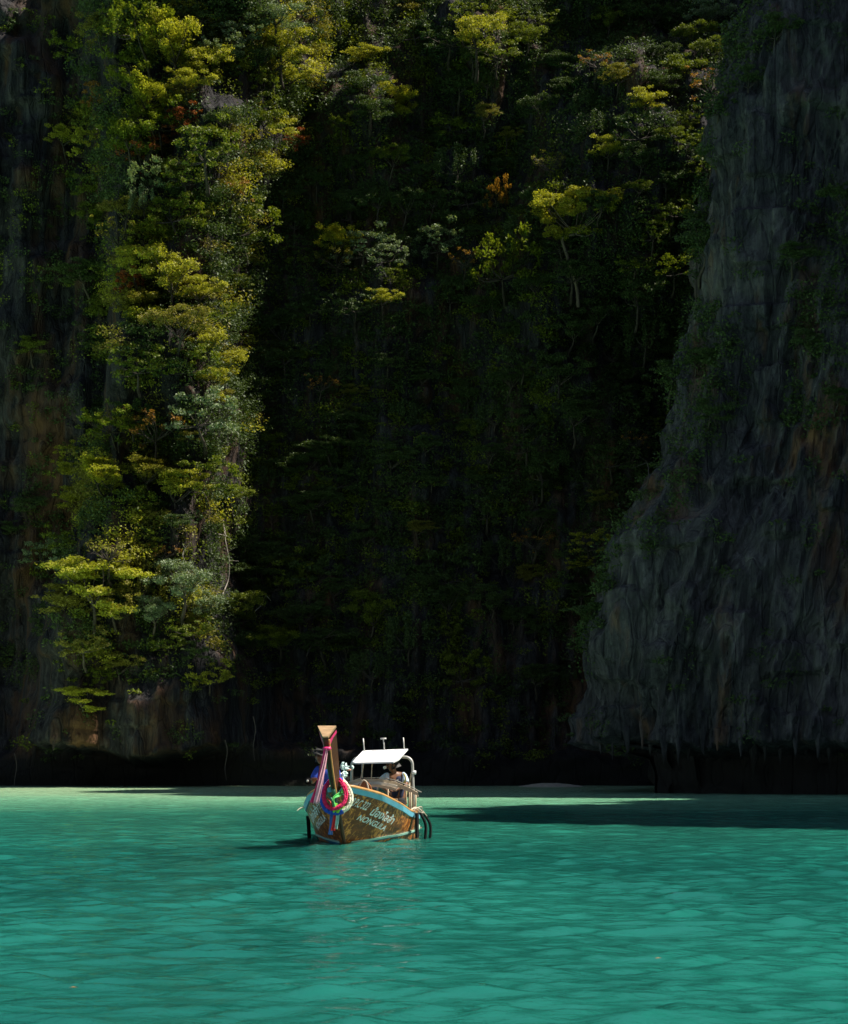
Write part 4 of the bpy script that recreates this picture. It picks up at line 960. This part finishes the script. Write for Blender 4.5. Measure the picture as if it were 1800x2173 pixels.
for i in range(16):
    p = Vector((r_.gauss(0, .05), r_.gauss(0, .05), r_.gauss(0, .09))); q_ = p + Vector((r_.gauss(0, .08), r_.gauss(0, .06), r_.gauss(0, .08)))
    b.tube(curve([p, p.lerp(q_, .5) + Vector((r_.gauss(0, .03),) * 3), q_], 6), [.015, .03, .038, .04, .036, .025, .012], 6, sq=.45)
b.tube([(.05, 0, .0), (.17, 0, .01)], [.012, .016], 5, 1); b.build('folds', [simple('crumpled_mint', (.6, .85, .76), .75, var=.3, vscale=14), simple('peach_stub', (.75, .4, .28), .8)], t, True)

# ------------------------------------------------------------------ the two boatmen
SKIN = simple('brown_skin', (.20, .085, .04), .5, var=.15); HAIR = simple('black_hair', (.012, .010, .009), .6)
def skinned(name, J, Ed, mat, parent, sub=2, root=0):
    m = bpy.data.meshes.new(name); m.from_pydata([Vector(j[:3]) * K for j in J], Ed, [])
    o = bpy.data.objects.new(name, m); C.objects.link(o)
    sk = o.modifiers.new('s', 'SKIN'); sk.use_smooth_shade = True
    for i, j in enumerate(J):
        r_ = j[3] if hasattr(j[3], '__len__') else (j[3], j[3]); m.skin_vertices[0].data[i].radius = (r_[0] * K, r_[1] * K)
    m.skin_vertices[0].data[root].use_root = True
    sb_ = o.modifiers.new('b', 'SUBSURF'); sb_.levels = sub; sb_.render_levels = sub
    dg = bpy.context.evaluated_depsgraph_get(); nm_ = bpy.data.meshes.new_from_object(o.evaluated_get(dg)); bpy.data.objects.remove(o)
    nm_.name = name; nm_.materials.clear(); nm_.materials.append(mat)
    nm_.polygons.foreach_set('use_smooth', np.ones(len(nm_.polygons), dtype=bool)); return link(name, nm_, parent)
def hand(J, E_, w_, d, side, r0=.022):
    """palm and five unequal bent fingers grown from wrist index w_, along d"""
    wv = Vector(J[w_][:3]); d = Vector(d).normalized(); s_ = Vector(side).normalized(); n_ = d.cross(s_)
    J.append((*(wv + d * .09), (.05, .03))); pi_ = len(J) - 1; E_.append((w_, pi_)); pv = wv + d * .09
    for k, L in enumerate((.075, .09, .082, .062)):
        base = pv + s_ * (.045 - .03 * k) + d * .03; m1 = base + d * L * .55 + n_ * .012; m2 = m1 + d * L * .3 + n_ * .035
        a = len(J); J += [(*base, .015), (*m1, .013), (*m2, .011)]; E_ += [(pi_, a), (a, a + 1), (a + 1, a + 2)]
    a = len(J); b0 = wv + d * .05 + s_ * .05; J += [(*b0, .017), (*(b0 + s_ * .03 + d * .05 + n_ * .02), .013)]; E_ += [(w_, a), (a, a + 1)]
def person(label, base, face, pelvis, chest, neck, head, armR, armL, legR, legL, shirt, sleeve, pants, hat=None, cap=None):
    t = bthing('person', label, 'person', base)
    f = Vector(face).normalized(); sdv = Vector((0, 0, 1)).cross(f).normalized(); Vv = Vector; hc = Vv(head)
    mid = (Vv(pelvis) + Vv(chest)) / 2
    J = [(*pelvis, (.20, .15)), (*mid, (.17, .13)), (*chest, (.22, .15)), (*neck, (.075, .08)), (*(hc - Vv((0, 0, .07)) + f * .02), (.10, .11)), (*(hc + Vv((0, 0, .03))), (.118, .135)), (*(hc + Vv((0, 0, .11))), (.085, .10))]
    E_ = [(0, 1), (1, 2), (2, 3), (3, 4), (4, 5), (5, 6)]
    for arm, sg in ((armR, -1), (armL, 1)):
        a = len(J); J += [(*arm[0], .085), (*arm[1], .062), (*arm[2], .042)]; E_ += [(2, a), (a, a + 1), (a + 1, a + 2)]
        hand(J, E_, a + 2, Vv(arm[2]) - Vv(arm[1]), sdv)
    for leg in (legR, legL):
        a = len(J); J += [(*leg[0], .13), (*leg[1], .085), (*leg[2], .055), (*leg[3], (.05, .06))]; E_ += [(0, a), (a, a + 1), (a + 1, a + 2), (a + 2, a + 3)]
    skinned('body', J, E_, SKIN, t)
    b = MB(); nb = hc + f * .125 + Vv((0, 0, -.01)); b.tube([nb + Vv((0, 0, .05)), nb + f * .045 - Vv((0, 0, .01)), nb - Vv((0, 0, .02))], [.014, .028, .018], 6); b.build('nose', SKIN, t, True)
    for sg in (1, -1):
        b = MB(); b.tube([hc + sdv * sg * .118 + Vv((0, 0, .04)), hc + sdv * sg * .13, hc + sdv * sg * .115 - Vv((0, 0, .04))], [.016, .028, .014], 6); b.build('ear', SKIN, t, True)
        b = MB(); e_ = hc + f * .118 + sdv * sg * .05 + Vv((0, 0, .035)); b.tube([e_ - sdv * .018, e_, e_ + sdv * .018], [.006, .014, .006], 6); b.build('eye', HAIR, t, True)
    b = MB(); e_ = hc + f * .118 - Vv((0, 0, .075)); b.tube([e_ - sdv * .035, e_ + f * .008, e_ + sdv * .035], [.006, .012, .006], 6); b.build('mouth', simple('lips', (.16, .05, .035), .5), t, True)
    skinned('hair', [(*(hc + Vv((0, 0, .06)) - f * .03), (.128, .14)), (*(hc + Vv((0, 0, .13)) - f * .02), (.10, .115)), (*(hc - Vv((0, 0, .04)) - f * .07), (.105, .10))], [(0, 1), (0, 2)], HAIR, t, 1)
    SJ = [(*(Vv(pelvis) - Vv((0, 0, .02))), (.225, .175)), (*mid, (.20, .155)), (*chest, (.245, .17)), (*(Vv(chest).lerp(Vv(neck), .6)), (.12, .11))]; SE = [(0, 1), (1, 2), (2, 3)]
    skinned('shirt', SJ, SE, shirt, t)
    for arm in (armR, armL):
        A, Bq = Vv(arm[0]), Vv(arm[1]); skinned('sleeve', [(*(Vv(chest).lerp(A, .75)), .13), (*A, .118), (*A.lerp(Bq, .55), .105), (*A.lerp(Bq, .8), .10)], [(0, 1), (1, 2), (2, 3)], sleeve, t)
    for leg in (legR, legL):
        skinned('trouser_leg', [(*(Vv(pelvis).lerp(Vv(leg[0]), .6)), .19), (*leg[0], .16), (*leg[1], .115), (*Vv(leg[1]).lerp(Vv(leg[2]), .8), .09)], [(0, 1), (1, 2), (2, 3)], pants, t)
    if hat is not None:
        b = MB(); top = hc + Vv((0, 0, .10)); tl = Vv(hat); G_ = []
        for q, (rr0, hh) in enumerate(((.03, .10), (.10, .095), (.135, .0), (.15, -.01), (.195, -.035), (.19, -.045))):
            G_.append([top + Vv((rr0 * math.cos(a), rr0 * math.sin(a), hh)) + tl * rr0 * math.cos(a) for a in np.linspace(0, 2 * math.pi, 25)])
        b.grid(G_); b.build('hat', cap, t, True)
    return t
NAVY = simple('navy_cotton', (.014, .022, .065), .85, var=.2, vscale=8); LBL = simple('pale_blue_print', (.45, .55, .80), .85, var=.55, vscale=9)
ROYAL = simple('royal_blue_cotton', (.02, .06, .40), .8, var=.4, vscale=9); DARK = simple('black_cotton', (.012, .012, .014), .9)
# seated helmsman under the shade, turned to the viewer's left
for o in boat.children:
    if o.name.split('.')[0] in ('shade_frame', 'shade_panel', 'rod', 'awning_bow', 'lashing', 'stanchion', 'clamp', 'table', 'side_line'): o.location.x = (.02 if o.name.startswith('shade') or o.name.startswith('rod') else .04) * K
base = (.24, 5.55, .12)
b = MB(); b.box((.3, 5.75, .66), (.8, .5, .04)); b.box((.3, 5.85, .38), (.6, .36, .5)); b.build('helm_seat', BROWN, boat)
p1 = person('man in a navy shirt with pale blue sleeves seated under the white shade', base, (-.9, -.45, 0), (.10, .22, .74), (.08, .16, 1.34), (.04, .12, 1.50), (-.02, .08, 1.68),
       [(-.17, .04, 1.40), (-.34, -.12, 1.22), (-.12, -.26, 1.04)], [(.28, .18, 1.42), (.36, .02, 1.16), (.14, -.16, 1.06)],
       [(-.02, .12, .70), (-.12, -.38, .66), (-.14, -.40, .18), (-.17, -.56, .06)], [(.22, .16, .70), (.28, -.38, .66), (.28, -.38, .18), (.26, -.56, .06)], NAVY, LBL, DARK)
b = MB(); b.tube([(-.17, -.02, 1.635), (-.22, -.06, 1.62)], [.035, .04], 10); t = bthing('cup', 'small white cup held at the seated man\'s mouth', 'cup', base); b.build('cup_body', WHITE, t, True)
b = MB(); r_ = random.Random(12)
for i in range(9):
    x = -.06 + i * .028; z = 1.20 + .012 * i + r_.uniform(-.02, .02); b.box((x, .02 - 0.165, z), (.018, .02, .035))
b.build('chest_print', simple('white_print', (.7, .72, .75), .8), p1)
skinned('rolled_cuff', [(-.30, -.10, 1.30, .10), (-.40, -.2, 1.2, .11), (-.44, -.26, 1.1, .09)], [(0, 1), (1, 2)], simple('blue_white_print', (.10, .14, .62), .8, var=.9, vscale=10), p1)
# second man at the bow, behind the prow
base = (-.76, 1.35, .08)
p2 = person('man in a royal blue shirt and dark hat standing half hidden behind the prow', base, (-.2, -.98, 0), (.02, .10, .98), (.06, .0, 1.58), (.0, -.03, 1.76), (-.09, -.06, 1.93),
       [(-.17, 0, 1.64), (-.28, -.12, 1.34), (-.20, -.36, 1.38)], [(.29, 0, 1.62), (.36, -.14, 1.32), (.22, -.36, 1.26)],
       [(-.06, .10, .90), (-.02, -.06, .62), (.02, .14, .34), (.02, -.02, .30)], [(.16, .10, .90), (.24, -.06, .62), (.26, .14, .30), (.26, -.02, .26)], ROYAL, ROYAL, DARK, (0, 0, -.35), simple('dark_hat', (.03, .028, .026), .8))
t = bthing('lens_hood', 'round black object held out in the left man\'s hand', 'gear', (-1.07, .88, 1.44)); b = MB(); b.tube([(0, .08, 0), (0, 0, 0), (0, -.07, 0)], [.07, .085, .075], 12); b.tube([(0, -.075, .01), (0, -.085, .01)], [.03, .028], 10, 1); b.build('casing', [BLACK, STEEL], t, True)

# odds and ends lying in the hull, seen over the rail
for (p, c, lab) in (((.18, 4.2, .62), (.30, .04, .03), 'red bundle lying amidships inside the rail'), ((-.02, 4.0, .66), (.12, .35, .06), 'green bundle lying amidships inside the rail')):
    t = bthing('bundle', lab, 'bundle', p); b = MB(); r_ = random.Random(int(p[0] * 100))
    for i in range(5): b.tube(curve([(r_.uniform(-.15, .15), r_.uniform(-.1, .1), r_.uniform(-.02, .06)) for _ in range(3)], 6), [.03, .06, .07, .075, .07, .06, .03], 7)
    b.build('cloth', simple('bundle_cloth', c, .8, var=.4, vscale=8), t, True)

# orange leaves drifting on the water
lf = MB(); lf.add([(-.06, 0, 0), (0, .03, .012), (.07, 0, .004), (0, -.03, .012)], [(0, 1, 2, 3)]); lm = mesh('leaf', lf.V, lf.F, [simple('fallen_leaf', (.6, .22, .03), .6)])
for (x, y, lab) in ((155, 2103, 'floating orange leaf at the lower left of the water'), (1397, 2040, 'floating orange leaf at the lower right of the water'), (1058, 1676, 'floating orange leaf near the far shore')):
    d = px_ray(x, y); tt = -2 / d.z; o = link('floating_leaf', lm, None, Vector((0, 0, 2)) + d * tt + Vector((0, 0, .03)), label=lab, category='leaf')
    o.scale = (1.6,) * 3 if y < 1800 else (0.55,) * 3
